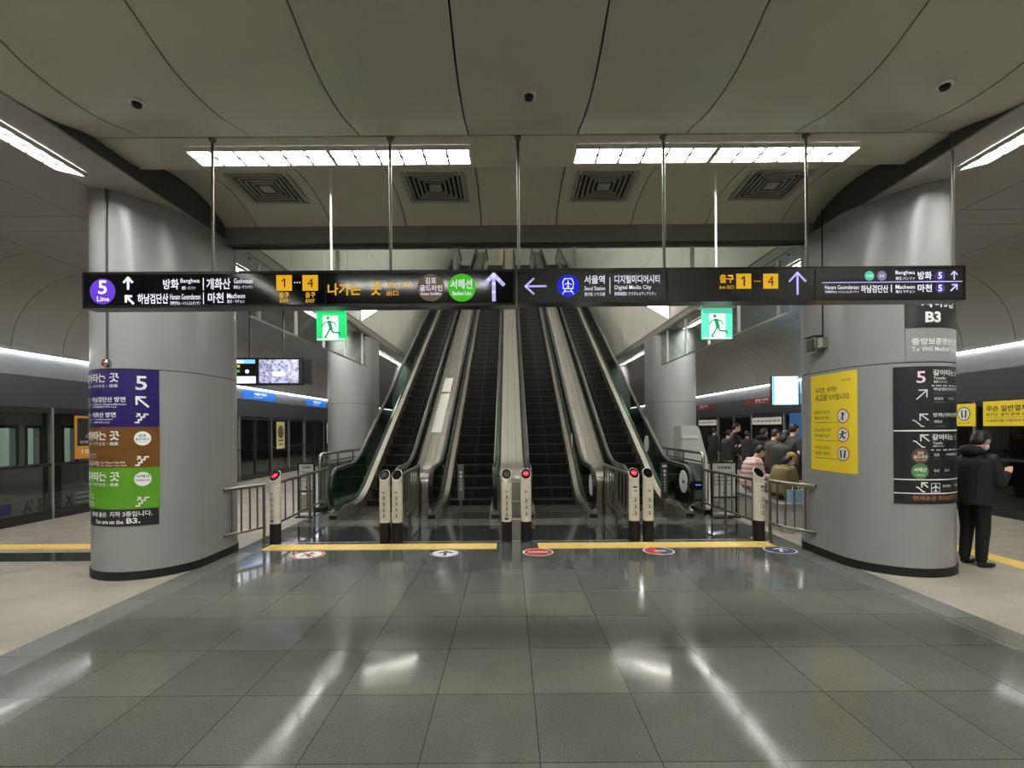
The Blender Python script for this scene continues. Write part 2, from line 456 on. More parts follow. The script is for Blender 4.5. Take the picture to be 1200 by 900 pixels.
def panels(prof, gap=0.007):
    m = MB()
    for a, b in zip(JX[:-1], JX[1:]):
        n = len(prof); x0, x1 = a + gap, b - gap
        vs = [(x0, y, zz(z)) for y, z in prof] + [(x1, y, zz(z)) for y, z in prof]
        fs = [[i, i + 1, n + i + 1, n + i] for i in range(n - 1)]
        up = len(vs)
        vs += [(x0, y, zz(z) + .04) for y, z in prof] + [(x1, y, zz(z) + .04) for y, z in prof]
        fs += [[i, i + 1, up + i + 1, up + i] for i in range(n - 1)] + [[n + i, n + i + 1, up + n + i + 1, up + n + i] for i in range(n - 1)]
        fs += [[0, n, up + n, up], [n - 1, 2 * n - 1, up + 2 * n - 1, up + n - 1]]
        m.add(vs, fs)
    return struct(m.build('ceiling', M_CEIL, smooth=True, angle=25))
panels(smooth_prof(profile_near()))
panels(smooth_prof(ARCH))
panels(smooth_prof([(4.6 - y, z) for y, z in ARCH]))
panels([(-1.97, 2.66), (-7, 2.66)])
def strip(y0, y1, dz, t=.03):
    return struct(MB().box(BL + .004, y0, zz(dz), BR - .004, y1, zz(dz) + t).build('ceiling_strip', M_CEIL))
strip(4.462, 4.90, 2.66); strip(4.912, 5.02, 2.672); strip(-.29, .138, 2.66); strip(-.42, -.30, 2.672)
struct(MB().box(BL, Y0, zz(3.0), BR, 6.5, zz(3.1)).build('ceiling_void', M_DARK))

# cross beams at the columns
struct(MB().box(BL, 6.505, zz(2.475), BR, 6.70, zz(3.3)).build('beam_cross', M_BEAM))
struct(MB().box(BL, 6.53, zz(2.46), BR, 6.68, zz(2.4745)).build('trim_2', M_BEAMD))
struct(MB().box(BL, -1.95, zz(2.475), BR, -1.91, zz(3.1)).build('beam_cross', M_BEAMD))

# long beams: dark inner face, lit sloping soffit
for sx, xi, xo in ((-1, BL, SL), (1, BR, SR)):
    side = 'left' if sx < 0 else 'right'
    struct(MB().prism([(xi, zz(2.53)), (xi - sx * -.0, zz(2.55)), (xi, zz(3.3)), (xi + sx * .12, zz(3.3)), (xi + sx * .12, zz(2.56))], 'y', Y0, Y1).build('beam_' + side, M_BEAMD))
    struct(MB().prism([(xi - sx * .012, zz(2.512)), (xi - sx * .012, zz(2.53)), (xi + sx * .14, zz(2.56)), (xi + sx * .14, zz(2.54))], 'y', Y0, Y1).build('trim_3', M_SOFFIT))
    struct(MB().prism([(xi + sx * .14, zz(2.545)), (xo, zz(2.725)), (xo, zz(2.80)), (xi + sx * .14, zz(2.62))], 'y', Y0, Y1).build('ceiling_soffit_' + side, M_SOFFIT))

# platform ceilings: flat bay, then a quarter vault of curved panels down to the screen-door header
for sx, xo, xh in ((-1, SL, XL), (1, SR, XR)):
    side = 'left' if sx < 0 else 'right'
    xk = xh - sx * 1.42
    m = MB()
    ys = [Y0 + .75]
    while ys[-1] < Y1: ys.append(ys[-1] + .985)
    arc = [(xk + sx * 1.42 * math.sin(a), zz(2.75) - 1.32 * (1 - math.cos(a))) for a in [PI / 2 * i / 14 for i in range(15)]]
    for a, b in zip(ys[:-1], ys[1:]):
        a += .006; b -= .006; n = len(arc)
        vs = [(x, a, z) for x, z in arc] + [(x, b, z) for x, z in arc] + [(x + sx * .03, a, z + .03) for x, z in arc] + [(x + sx * .03, b, z + .03) for x, z in arc]
        fs = [[i, i + 1, n + i + 1, n + i] for i in range(n - 1)] + [[i, i + 1, 2 * n + i + 1, 2 * n + i] for i in range(n - 1)] + [[n + i, n + i + 1, 3 * n + i + 1, 3 * n + i] for i in range(n - 1)]
        m.add(vs, fs)
    struct(m.build('ceiling_vault_' + side, M_CEIL2, smooth=True, angle=30))
    arc2 = [(x + sx * .06, z + .06) for x, z in arc]
    struct(MB().prism(arc2 + [(x + sx * .05, z + .05) for x, z in arc2[::-1]], 'y', Y0, Y1).build('ceiling_vault_back_' + side, M_DARK))
    xs = [xo + sx * .004, xo + sx * .85, xk - sx * .005]
    m = MB()
    yb = [Y0, -1.4, -.9, 6.27, 6.73, 13.9, 14.4, 21.6, 22.1, 29.5, Y1]
    for a, b in zip(yb[:-1], yb[1:]):
        for c, d in zip(xs[:-1], xs[1:]):
            c2, d2 = sorted((c + sx * .005, d - sx * .005))
            m.box(c2, a + .006, zz(2.75), d2, b - .006, zz(2.78))
    struct(m.build('ceiling_platform_' + side, M_CEIL2))
    struct(MB().box(min(xo - sx * .2, xk), Y0, zz(2.80), max(xo - sx * .2, xk), Y1, zz(2.85)).build('ceiling_platform_back_' + side, M_DARK))

# the escalator shaft: side walls above the long beams, sloping ceiling
SL30 = 0.5774
def shaft_top(y): return zz(3.28) + SL30 * (y - 7.1)
for sx, xi in ((-1, BL), (1, BR)):
    side = 'left' if sx < 0 else 'right'
    m = MB()
    # tall panels between upright joints, and one joint running level
    xf = xi
    ye = [6.71] + [8.4 + 1.5 * k for k in range(20)] + [Y1]
    for a, b in zip(ye[:-1], ye[1:]):
        z0 = zz(2.70); za, zb = shaft_top(a), shaft_top(b)
        zs = [z0]
        for k in (6.4, 8.6, 10.8, 13.0, 15.2):
            if k < min(za, zb) - .3: zs.append(k)
        for i, lo in enumerate(zs):
            if i < len(zs) - 1: p = [(a + .006, lo + .006), (b - .006, lo + .006), (b - .006, zs[i + 1] - .006), (a + .006, zs[i + 1] - .006)]
            else: p = [(a + .006, lo + .006), (b - .006, lo + .006), (b - .006, zb), (a + .006, za)]
            m.prism(p, 'x', xf, xf - sx * .02)
    struct(m.build('wall_shaft_' + side, M_SHAFT))
    struct(MB().prism([(6.71, zz(2.56)), (Y1, zz(2.56)), (Y1, shaft_top(Y1)), (6.71, shaft_top(6.71))], 'x', xf + sx * .004, xf + sx * .1).build('wall_shaft_back_' + side, M_BEAM))
for sx, xi in ((-1, BL), (1, BR)):
    struct(MB().box(min(xi - sx * .012, xi + sx * .003), 6.71, zz(2.55), max(xi - sx * .012, xi + sx * .003), Y1, zz(2.685)).build('trim_4', M_SOFFIT))
struct(MB().prism([(6.7, shaft_top(6.7)), (Y1, shaft_top(Y1)), (Y1, shaft_top(Y1) + .2), (6.7, shaft_top(6.7) + .2)], 'x', BL, BR).build('ceiling_shaft', M_SHAFT))

# ------------------------------------------------------------------ columns (stadium plan)
RP, HS = 0.61, 0.28
def stadium(cx, cy, r, hs, n=20):
    p = []
    for i in range(n + 1): a = PI * i / n; p.append((cx + r * math.cos(a), cy + hs + r * math.sin(a)))
    for i in range(n + 1): a = PI + PI * i / n; p.append((cx + r * math.cos(a), cy - hs + r * math.sin(a)))
    return p
COLS = [(-4.35, 6.30), (4.575, 6.21), (-4.35, 13.78), (4.575, 14.0), (-4.4, 21.4), (4.6, 21.5)]
for (cx, cy) in COLS:
    o = struct(bpy.data.objects.new('column', None)); COL.objects.link(o); o.location = (cx, cy, 0)
    P = stadium(0, 0, RP, HS)
    MB().prism(P, 'z', 0.085, 2.333).build('lower_casing', M_PILLAR, o, smooth=True, angle=30)
    MB().prism(stadium(0, 0, RP - .008, HS), 'z', 2.333, 2.343).build('joint', M_DARK, o, smooth=True, angle=30)
    sx = -1 if cx < 0 else 1; xi = BL if sx < 0 else BR; xo = SL if sx < 0 else SR
    def ztop(x):
        d = (cx + x - xi) * sx
        return zz(2.528) if d < 0 else zz(2.535 + max(0, d - .12) * (.18 / (abs(xo - xi) - .14)))
    c = MB(); n = len(P)
    c.add([(x, y, 2.343) for x, y in P] + [(x, y, min(ztop(x), 4.4)) for x, y in P], [[i, (i + 1) % n, (i + 1) % n + n, i + n] for i in range(n)] + [list(range(n))[::-1]])
    c.build('upper_casing', M_PILLAR, o, smooth=True, angle=30)
    MB().prism(stadium(0, 0, RP + .012, HS), 'z', 0, 0.095).build('skirting', M_BLACK, o, smooth=True, angle=30)
def colmap(cx, cy, off=0.0):
    """unrolled column: u along the girth from the front line (+x way), v up"""
    def fn(u, v, h):
        r = RP + off + h; a = u / RP
        if a > PI / 2: x, y = cx + r, cy - HS + (u - RP * PI / 2)
        elif a < -PI / 2: x, y = cx - r, cy - HS + (-u - RP * PI / 2)
        else: x, y = cx + r * math.sin(a), cy - HS - r * math.cos(a)
        return (x, y, v)
    return fn
def colpanel(name, m, cx, cy, u0, u1, z0, z1, label, cat, th=0.006, group=None):
    """thin curved sign panel fixed to a column: an Empty with the panel as its first part"""
    fn = colmap(cx, cy); n = 30
    t = thing(name, label, cat, fn((u0 + u1) / 2, z0, 0), 0, group)
    b = MB(); L = Vector(t.location)
    us = [u0 + (u1 - u0) * i / n for i in range(n + 1)]
    A = [Vector(fn(u, z0, th)) - L for u in us]; B = [Vector(fn(u, z1, th)) - L for u in us]
    C = [Vector(fn(u, z0, .0005)) - L for u in us]; D = [Vector(fn(u, z1, .0005)) - L for u in us]
    k = n + 1
    b.add(A + B + C + D, [[i, i + 1, k + i + 1, k + i] for i in range(n)] + [[2 * k + i, 2 * k + i + 1, 3 * k + i + 1, 3 * k + i] for i in range(n)]
          + [[i, i + 1, 2 * k + i + 1, 2 * k + i] for i in range(n)] + [[k + i, k + i + 1, 3 * k + i + 1, 3 * k + i] for i in range(n)]
          + [[0, k, 3 * k, 2 * k], [n, k + n, 3 * k + n, 2 * k + n]])
    b.build('panel', m, t, smooth=True, angle=30)
    f2 = colmap(cx, cy, th)
    P = Print(lambda u, v, h: Vector(f2(u, v, h)) - L); P.seg = .03
    return t, P

# vertical metal joint strip on the two front columns
for (cx, cy, u) in ((-4.35, 6.30, -.075), (4.575, 6.21, -.86)):
    p = Vector(colmap(cx, cy)(u, 2.56, .006))
    pass

# ------------------------------------------------------------------ platform screen doors
def screen_wall(sx, X, side):
    # header: bright upper fascia, dark lower fascia, light strip along the top
    x = lambda d: X - sx * d
    struct(MB().prism([(x(0), 2.66), (x(.0), 3.06), (x(-.4), 3.06), (x(-.4), 2.66)], 'y', Y0, Y1).build('trim_header_' + side, M_HEAD))
    struct(MB().prism([(x(.012), 2.10), (x(.012), 2.652), (x(-.4), 2.652), (x(-.4), 2.10)], 'y', Y0, Y1).build('trim_fascia_' + side, M_HEADD))
    struct(MB().prism([(x(-.01), 3.062), (x(.10), 3.062), (x(.10), 3.115), (x(-.01), 3.115)], 'y', Y0, Y1).build('trim_cove_' + side, M_HEAD))
    for k in range(-3, 18):
        struct(MB().box(min(x(.02), x(.085)), k * 2.15 + .03, 3.040, max(x(.02), x(.085)), k * 2.15 + 2.12, 3.061).build('trim_light_' + side, M_LED))
    struct(MB().box(min(x(-.02), x(-.2)), Y0, -0.12, max(x(-.02), x(-.2)), Y1, 0.0).build('trim_sill_' + side, M_BLACK))
    nd = nw = 0
    base = 0.7
    for k in range(-1, 7):
        y = base + 5.0 * k
        # sliding door pair 2.15 m, two fixed panes of 1.43 m
        for (a, b, kind) in ((y, y + 2.15, 'door'), (y + 2.15, y + 3.575, 'window'), (y + 3.575, y + 5.0, 'window')):
            if b < -5 or a > 34: continue
            o = bpy.data.objects.new('%s_%d' % (kind, (k + 2) * 3 + (0 if kind == 'door' else 1 if a < y + 3 else 2) + (30 if sx > 0 else 0)), None)
            COL.objects.link(o); struct(o); o.location = (X, a, 0)
            w = b - a; d0, d1 = (0, .07)
            xs = sorted((0, sx * .08))
            fr = MB()
            pw = .085 if kind == 'door' else .045
            fr.box(xs[0], 0, 0, xs[1], pw, 2.10); fr.box(xs[0], w - .002, 0, xs[1], w, 2.1)
            fr.build('post', M_FRAME, o)
            if kind == 'door':
                for (c, e) in ((pw, w / 2), (w / 2, w - .01)):
                    m = MB()
                    m.box(xs[0] + sx * .02, c, 0.02, xs[1] + sx * .02, c + .05, 2.07); m.box(xs[0] + sx * .02, e - .05, .02, xs[1] + sx * .02, e, 2.07)
                    m.box(xs[0] + sx * .02, c + .05, .02, xs[1] + sx * .02, e - .05, .16); m.box(xs[0] + sx * .02, c + .05, 2.0, xs[1] + sx * .02, e - .05, 2.07)
                    lf = m.build('door_leaf', M_FRAMED, o)
                    MB().box(sx * .055 - .004, c + .05, .16, sx * .055 + .004, e - .05, 2.0).build('glass_pane', M_DOORG, lf)
                for z in (1.05,):
                    MB().box(min(-sx * .012, 0), .02, z, max(-sx * .012, 0), .06, z + .09).build('door_button', M_STEELL, o)
            else:
                m = MB()
                m.box(xs[0], pw, 0, xs[1], w - .003, .17); m.box(xs[0], pw, 2.0, xs[1], w - .003, 2.10); m.box(xs[0], pw, 1.0, xs[1], w - .003, 1.045)
                m.build('frame', M_FRAMED, o)
                MB().box(sx * .04 - .004, pw, .17, sx * .04 + .004, w - .004, 2.0).build('glass_pane', M_DOORG, o)
screen_wall(-1, XL, 'left')
screen_wall(1, XR, 'right')
# ------------------------------------------------------------------ ceiling lights
def make_light(name, label, cat, L, W, cells, group=None, rows=2):
    """louvred fluorescent fitting, long axis x, face down at z = 0"""
    t = thing(name, label, cat, (0, 0, 0), 0, group)
    f = MB(); e = .014
    f.box(-L / 2, -W / 2, -.012, L / 2, -W / 2 + e, .03); f.box(-L / 2, W / 2 - e, -.012, L / 2, W / 2, .03)
    f.box(-L / 2, -W / 2 + e, -.012, -L / 2 + e, W / 2 - e, .03); f.box(L / 2 - e, -W / 2 + e, -.012, L / 2, W / 2 - e, .03)
    f.build('frame', M_LOUVRE, t)
    MB().box(-L / 2 + e, -W / 2 + e, .012, L / 2 - e, W / 2 - e, .022).build('diffuser', M_LAMP, t)
    lv = MB()
    for i in range(1, cells):
        x = -L / 2 + L * i / cells; lv.box(x - .010, -W / 2 + e, -.011, x + .010, W / 2 - e, .010)
    for j in range(1, rows):
        y = -W / 2 + W * j / rows; lv.box(-L / 2 + e, y - .008, -.0105, L / 2 - e, y + .008, .0095)
    lv.build('louvre', M_BLADE, t)
    return t
zl = zz(2.66) - .032
first = make_light('ceiling_light', 'louvred ceiling light, nearer the left column in the left pair', 'light', 1.33, .27, 6, 'louvred lights across the hall ceiling')
spots = [(-2.36, 4.73, 'louvred ceiling light above the purple line five sign, outer of the left pair'),
         (-1.02, 4.73, 'louvred ceiling light inside the left pair, nearer the middle hanger rods'),
         (1.31, 4.73, 'louvred ceiling light inside the right pair, nearer the middle hanger rods'),
         (2.66, 4.73, 'louvred ceiling light in the right pair, outer end nearer the right column')]
for i, (x, y, lab) in enumerate(spots):
    o = first if i == 0 else copy_tree(first)
    o.location = (x, y, zl); o['label'] = lab
for x in (-2.36, -1.02, 1.31, 2.66):
    o = copy_tree(first); o.location = (x, -.1, zl)
    o['label'] = 'louvred ceiling light over the near half of the hall, behind the viewer'
lng = make_light('ceiling_light', 'x', 'light', 1.30, .32, 8, 'light rows along the column lines')
k = 0
for sx, xi, xo, word in ((-1, BL, SL, 'left'), (1, BR, SR, 'right')):
    xm = xi + sx * .70 if sx < 0 else xi + sx * .69
    dz = 2.545 + (abs(xm - xi) - .14) / (abs(xo - xi) - .14) * .18
    tilt = math.atan2(.18, abs(xo - xi) - .14)
    rows = [(-4.22, 7, 'the near bay'), (7.75, 4, 'the escalator bay'), (15.2, 4, 'the third bay'), (23.0, 4, 'the farthest bay')]
    for y0, n, word2 in rows:
        for i in range(n):
            y = y0 + 1.32 * i + .66
            o = lng if k == 0 else copy_tree(lng)
            k += 1
            o.rotation_mode = 'XYZ'
            R = Matrix.Rotation(-sx * tilt, 4, 'Y') @ Matrix.Rotation(PI / 2, 4, 'Z')
            o.matrix_world = Matrix.Translation((xm, y, zz(dz) - .034)) @ R
            o['label'] = '%s long louvred light above the %s columns in %s' % (['first', 'second', 'third', 'fourth', 'fifth', 'sixth', 'last'][i], word, word2)

for y in (9.4, 12.4, 15.8, 19.4, 23.0, 27.0, 31.0):  # added fixtures, hidden by the cross beam, to brighten the shaft
    for x in (-1.6, 1.9):
        o = copy_tree(lng); o['group'] = 'added unseen lights on the sloping shaft ceiling'
        o['label'] = 'added unseen louvred light on the sloping ceiling, brightening the escalator shaft'
        o.matrix_world = Matrix.Translation((x, y, shaft_top(y) - .042)) @ Matrix.Rotation(math.atan(SL30), 4, 'X')

# strips of light on the shaft walls, rising with the escalators
for sx, xi, word in ((-1, BL, 'left'), (1, BR, 'right')):
    t = thing('shaft_light', 'bright strip light rising along the %s wall of the escalator shaft' % word, 'light', (xi - sx * .02, 12.3, 4.36))
    s = .41; L = 7.0; d = -sx
    ca = MB().prism([(0, 0), (L, s * L), (L, s * L + .34), (0, .34)], 'x', d * .001, d * .035); ca.build('housing', M_LOUVRE, t)
    for i in range(5):
        a, b = .03 + L * i / 5, L * (i + 1) / 5 - .03
        MB().prism([(a, s * a + .03), (b, s * b + .03), (b, s * b + .31), (a, s * a + .31)], 'x', d * .0352, d * .05).build('diffuser', M_VOIDL, t)

# recessed little downlights at the edge of the platform ceiling
dl = thing('downlight', 'x', 'light', group='small downlights over the platforms')
MB().lathe([(.0, 0), (.085, 0), (.09, -.012), (.07, -.014), (.065, -.002), (0, -.002)]).build('rim', M_LOUVRE, dl, smooth=True)
MB().lathe([(.0, -.0025), (.062, -.0025), (.062, -.006), (0, -.006)]).build('lens', M_LAMP, dl)
for i, (x, y, lab) in enumerate([(-6.9, 18.8, 'small downlight over the left platform, past the hanging display'), (7.2, 19.4, 'small downlight over the right platform, past the second column'),
                                 (-6.9, 9.6, 'small downlight over the left platform, near the hanging display'), (7.2, 9.6, 'small downlight over the right platform, near the yellow posters')]):
    o = dl if i == 0 else copy_tree(dl)
    o.location = (x, y, zz(2.75) - .001); o['label'] = lab

# ------------------------------------------------------------------ air vents in the arch
vent = thing('air_vent', 'x', 'vent', group='square diffuser vents in the ceiling arch')
W = .33
m = MB()
def sq(m, r, w, z0, z1):
    m.box(-r, -r, z0, r, -r + w, z1); m.box(-r, r - w, z0, r, r, z1); m.box(-r, -r + w, z0, -r + w, r - w, z1); m.box(r - w, -r + w, z0, r, r - w, z1)
sq(m, .36, .05, -.02, .0); m.build('frame', M_CEIL2, vent)
m = MB()
for i in range(5):
    r = .29 - i * .055; sq(m, r, .016, -.035 - .0 * i, .0)
m.build('vane', M_CEIL2, vent)
MB().box(-.31, -.31, -.004, .31, .31, 0.004).build('backing', M_DARK, vent)
MB().box(-.06, -.06, -.034, .06, .06, -.01).build('core', M_CEIL2, vent)
def dip(y):
    P = smooth_prof(ARCH)
    for a, b in zip(P[:-1], P[1:]):
        if a[0] <= y <= b[0]:
            t = (y - a[0]) / (b[0] - a[0]); return a[1] + (b[1] - a[1]) * t, math.atan2(b[1] - a[1], b[0] - a[0])
    return 2.8, 0
words4 = ['nearest the left column', 'second from the left column', 'third from the left column', 'nearest the right column']
for i, x in enumerate((-2.83, -.85, 1.13, 3.11)):
    o = vent if i == 0 else copy_tree(vent)
    h, a = dip(5.78)
    o.matrix_world = Matrix.Translation((x, 5.78, zz(h) - .012)) @ Matrix.Rotation(a - .03, 4, 'X')
    o['label'] = 'square louvred air vent in the ceiling arch, ' + words4[i]

# small ceiling detectors
det = thing('smoke_detector', 'x', 'smoke detector', group='detectors on the hall ceiling')
MB().lathe([(0, 0), (.058, 0), (.058, -.010), (.05, -.016), (0, -.016)]).build('base', M_LOUVRE, det, smooth=True)
MB().lathe([(0, -.0165), (.036, -.0165), (.03, -.04), (.012, -.052), (0, -.052)]).build('head', M_BLACK, det, smooth=True)
for i, (x, y, lab) in enumerate([(-2.83, 3.75, 'dark ceiling detector towards the left column'), (.165, 3.70, 'dark ceiling detector above the middle of the hall'), (3.23, 3.62, 'dark ceiling detector towards the right column')]):
    o = det if i == 0 else copy_tree(det)
    o.location = (x, y, zz(2.519)); o['label'] = lab

# ------------------------------------------------------------------ glass smoke curtains under the beams
def curtain(name, label, p0, p1, ztop, zbot, posts):
    d = Vector((p1[0] - p0[0], p1[1] - p0[1], 0)); L = d.length; d.normalize()
    t = thing(name, label, 'glass screen', (p0[0], p0[1], zbot), math.atan2(d.y, d.x))
    H = ztop - zbot
    MB().box(0, -.005, .02, L, .005, H).build('glass_pane', M_CLEAR, t)
    MB().box(0, -.014, 0, L, .014, .024).build('bottom_rail', M_STEELL, t)
    MB().box(0, -.02, H - .03, L, .02, H).build('top_rail', M_STEELD, t)
    for q in posts:
        MB().box(q - .022, -.022, .024, q + .022, .022, H - .03).build('clamp_post', M_WHITE, t)
    return t
curtain('smoke_curtain', 'clear glass smoke curtain with white posts across the escalator hall, under the cross beam', (BL + .06, 6.62), (BR - .06, 6.62), zz(2.46), 3.30, [1.39, 2.97, 4.58, 6.17])
curtain('smoke_curtain', 'clear glass smoke curtain running under the left long beam to the second column', (BL - .02, 7.15), (BL - .02, 12.9), zz(2.515), 3.30, [.25, 1.55, 2.85, 4.15, 5.45])
curtain('smoke_curtain', 'clear glass smoke curtain running under the right long beam to the second column', (BR + .02, 7.15), (BR + .02, 13.1), zz(2.515), 3.30, [.25, 1.55, 2.85, 4.15, 5.45])

# ------------------------------------------------------------------ escalators
YS = 8.66                       # newel front
YN = 10.4                       # where the step line starts to rise
YT = 31.6
def nz(y, y0=YN, y1=YT):
    if y <= y0 - .5: return 0
    if y < y0 + .5: t = y - y0 + .5; return SL30 * t * t / 2
    top = SL30 * (y1 - y0)
    if y < y1 - .5: return SL30 * (y - y0)
    if y < y1 + .5: t = y1 + .5 - y; return top - SL30 * t * t / 2
    return top
def npath(off, a, b, shift=0.0):
    ys = [a] + [YN - .5 + .1 * i for i in range(11) if a < YN - .5 + .1 * i < b] + [YT - .5 + .125 * i for i in range(9) if a < YT - .5 + .125 * i < b] + [b]
    return [(y - YS, nz(y + shift) + off) for y in ys]
M_YST = mat('safety_yellow', (214, 190, 60), 0.4)
M_RAILB = mat('handrail_rubber', (9, 9, 10), 0.34)
HW = .46                        # half the step width
BX = .57                        # balustrade plane
def make_escalator():
    e = thing('escalator', 'x', 'escalator', (0, YS, 0), 0, 'long escalators side by side')
    # steps: copies of one step mesh
    m = MB()
    m.box(-HW, 0, -.235, HW, .40, -.006)
    m.cur = 1
    m.box(-HW, -.006, -.012, HW, .012, .0)
    m.box(-.008, -.0055, -.2, .008, 0.0, -.012)
    m.cur = 0
    for i in range(46):
        x = -HW + .01 + i * .02; m.box(x, .012, -.006, x + .009, .40, .0)
        m.box(x, -.004, -.2, x + .009, 0, -.014)
    st = m.build('step', [M_STEP, M_STEPLINE], e)
    n = int((YT + .6 - 9.75) / .4)
    for i in range(n):
        o = st if i == 0 else st.copy()
        if i: COL.objects.link(o); o.parent = e
        y = 9.75 + .4 * i
        o.location = (0, y - YS, nz(y) + .002 if i > 1 else .002)
    for s in (-1, 1):
        x = lambda v: s * v
        P = npath(0, 9.35, YT + 2)
        # skirt
        MB().sweep(P, [(x(HW + .006), -.45), (x(HW + .006), .16), (x(HW + .03), .16), (x(HW + .03), -.45)]).build('skirt', M_SKIRT, e)
        # sloping inner deck
        MB().sweep(npath(0, 9.25, YT + 2), [(x(HW + .008), .161), (x(BX - .012), .215), (x(BX - .012), .19), (x(HW + .03), .14)]).build('inner_deck', M_STEELL, e, smooth=True, angle=20)
        MB().sweep(npath(0, 9.25, YT + 2), [(x(BX + .012), .215), (x(BX + .075), .20), (x(BX + .075), .17), (x(BX + .012), .19)]).build('outer_deck', M_STEELL, e)
        # outer cladding down to the floor
        pa = [p for p in npath(.17, 9.1, YT + 2)]
        cl = [(pa[0][0], .004)] + pa + [(pa[-1][0], pa[-1][1] - 1.0)] + [(YN + 2.2 - YS, .004)]
        MB().prism(cl, 'x', x(BX + .055), x(BX + .073)).build('side_cladding', M_STEEL, e)
        # glass with a rounded lower end
        rr = .37; cz = .56; gy = rr + .03
        top = npath(.88, YS + gy, YT + 2, .28)
        arcp = [(gy - (rr - .03) * math.sin(a), cz - (rr - .03) * math.cos(a)) for a in [PI * i / 14 for i in range(15)]]
        low = [(p[0], max(p[1], .2)) for p in npath(.2, YS + .55, YT + 2)]
        poly = [(gy + .1, .21)] + [p for p in arcp] + top[1:] + low[::-1]
        g = MB(); n1 = len(poly)
        # strip the glass as quads between its upper and lower edge
        up = arcp[7:] + top[1:]; lo_ = []
        def at(pl, y):
            for a, b in zip(pl[:-1], pl[1:]):
                if a[0] <= y <= b[0]: return a[1] + (b[1] - a[1]) * (y - a[0]) / ((b[0] - a[0]) or 1)
            return pl[0][1] if y < pl[0][0] else pl[-1][1]
        lowarc = arcp[7::-1]
        lowall = lowarc + [p for p in low if p[0] > gy]
        ysall = sorted(set([round(p[0], 4) for p in up + lowall]))
        pts_u = [(y, at(up, y)) for y in ysall]; pts_l = [(y, min(at(lowall, y), at(up, y) - .001)) for y in ysall]
        for xx in (x(BX - .006), x(BX + .006)):
            g.add([(xx, *p) for p in pts_u] + [(xx, *p) for p in pts_l], [[i, i + 1, len(ysall) + i + 1, len(ysall) + i] for i in range(len(ysall) - 1)])
        g.build('glass_balustrade', M_GLASS, e)
        # handrail loop
        hr = [(1.0, .205)] + [(gy - rr * math.sin(a), cz - rr * math.cos(a)) for a in [PI * i / 18 for i in range(19)]] + npath(.93, YS + gy + .05, YT + 2, .28)[0:]
        prof = [(x(BX) - .040, -.006), (x(BX) - .04, .022), (x(BX) - .022, .036), (x(BX) + .022, .036), (x(BX) + .04, .022), (x(BX) + .04, -.006)]
        prof2 = [(a, -b) for a, b in prof]
        MB().sweep(hr, prof2 if False else prof).build('handrail', M_RAILB, e, smooth=True, angle=50)
        MB().sweep(hr[12:], [(x(BX) - .018, -.035), (x(BX) - .018, -.006), (x(BX) + .018, -.006), (x(BX) + .018, -.035)]).build('handrail_track', M_STEELL, e)
        # newel base
        nb = MB().prism([(.16, .003), (1.05, .003), (1.05, .2), (.55, .2), (.16, .15)], 'x', x(HW + .02), x(BX + .073)); nb.build('newel_base', M_STEELL, e)
        MB().prism([(.155, .03), (.16, .03), (.16, .1), (.155, .1)], 'x', x(HW + .04), x(BX + .07)).build('newel_vent', M_BLACK, e)
    # comb plate
    MB().box(-HW, .30, .0, HW, 1.06, .0035).build('comb_plate', M_STEELD, e)
    MB().box(-HW, 1.02, .0036, HW, 1.085, .009).build('comb', M_STEPLINE, e)
    return e
EX = [-2.61, -.84, .93, 2.66]
esc = make_escalator()
el = ['outermost left escalator, beside the glass guard rail and the second left column', 'escalator just left of the wide central steel cladding, with a grey sign post before it',
      'escalator just right of the wide central steel cladding, before it the round red floor sticker', 'outermost right escalator, with the black device on its handrail end']
for i, x in enumerate(EX):
    o = esc if i == 0 else copy_tree(esc)
    o.location.x = x; o['label'] = el[i]
# little yellow safety stickers on skirts, white discs on the glass
def sticker(x, y, h, label, nx):
    z = nz(y) + h
    b = MB(); a = math.atan(SL30) if y > YN + .4 else 0
    c, s_ = math.cos(a), math.sin(a)
    P = [(-.07, -.05), (.07, -.05), (.07, .05), (-.07, .05)]
    b.prism([(y + p * c - q * s_, z + p * s_ + q * c) for p, q in P], 'x', x, x + nx * .002)
    tag(b.build('safety_sticker', M_YST), label, 'sticker', 'yellow stickers on the escalator skirts')
sticker(EX[0] - HW - .0055, 11.35, .10, 'yellow safety sticker on the skirt of the outermost left escalator', 1)
sticker(EX[1] - HW - .0055, 11.25, .10, 'yellow safety sticker on the skirt of the escalator left of centre', 1)
sticker(EX[2] + HW + .0055, 11.35, .10, 'yellow safety sticker on the skirt of the escalator right of centre', -1)
sticker(EX[3] + HW + .0055, 12.1, .10, 'yellow safety sticker on the skirt of the outermost right escalator', -1)
def glassdisc(x, y, z, r, label):
    t = MB().lathe([(0, 0), (r, 0), (r, .004), (0, .004)], (0, 0, 0), 28, 'x').build('round_notice', M_WHITE, None)
    t.location = (x, y, z); tag(t, label, 'sticker')
glassdisc(EX[2] + BX - .0105, 9.05, .60, .20, 'round white notice low on the glass end of the escalator right of centre')
glassdisc(EX[2] + BX - .0105, 11.75, nz(11.75) + .58, .17, 'round white notice higher up the glass of the escalator right of centre')
glassdisc(EX[3] + BX - .0105, 11.55, nz(11.55) + .60, .19, 'round white notice higher up the glass of the outermost right escalator')
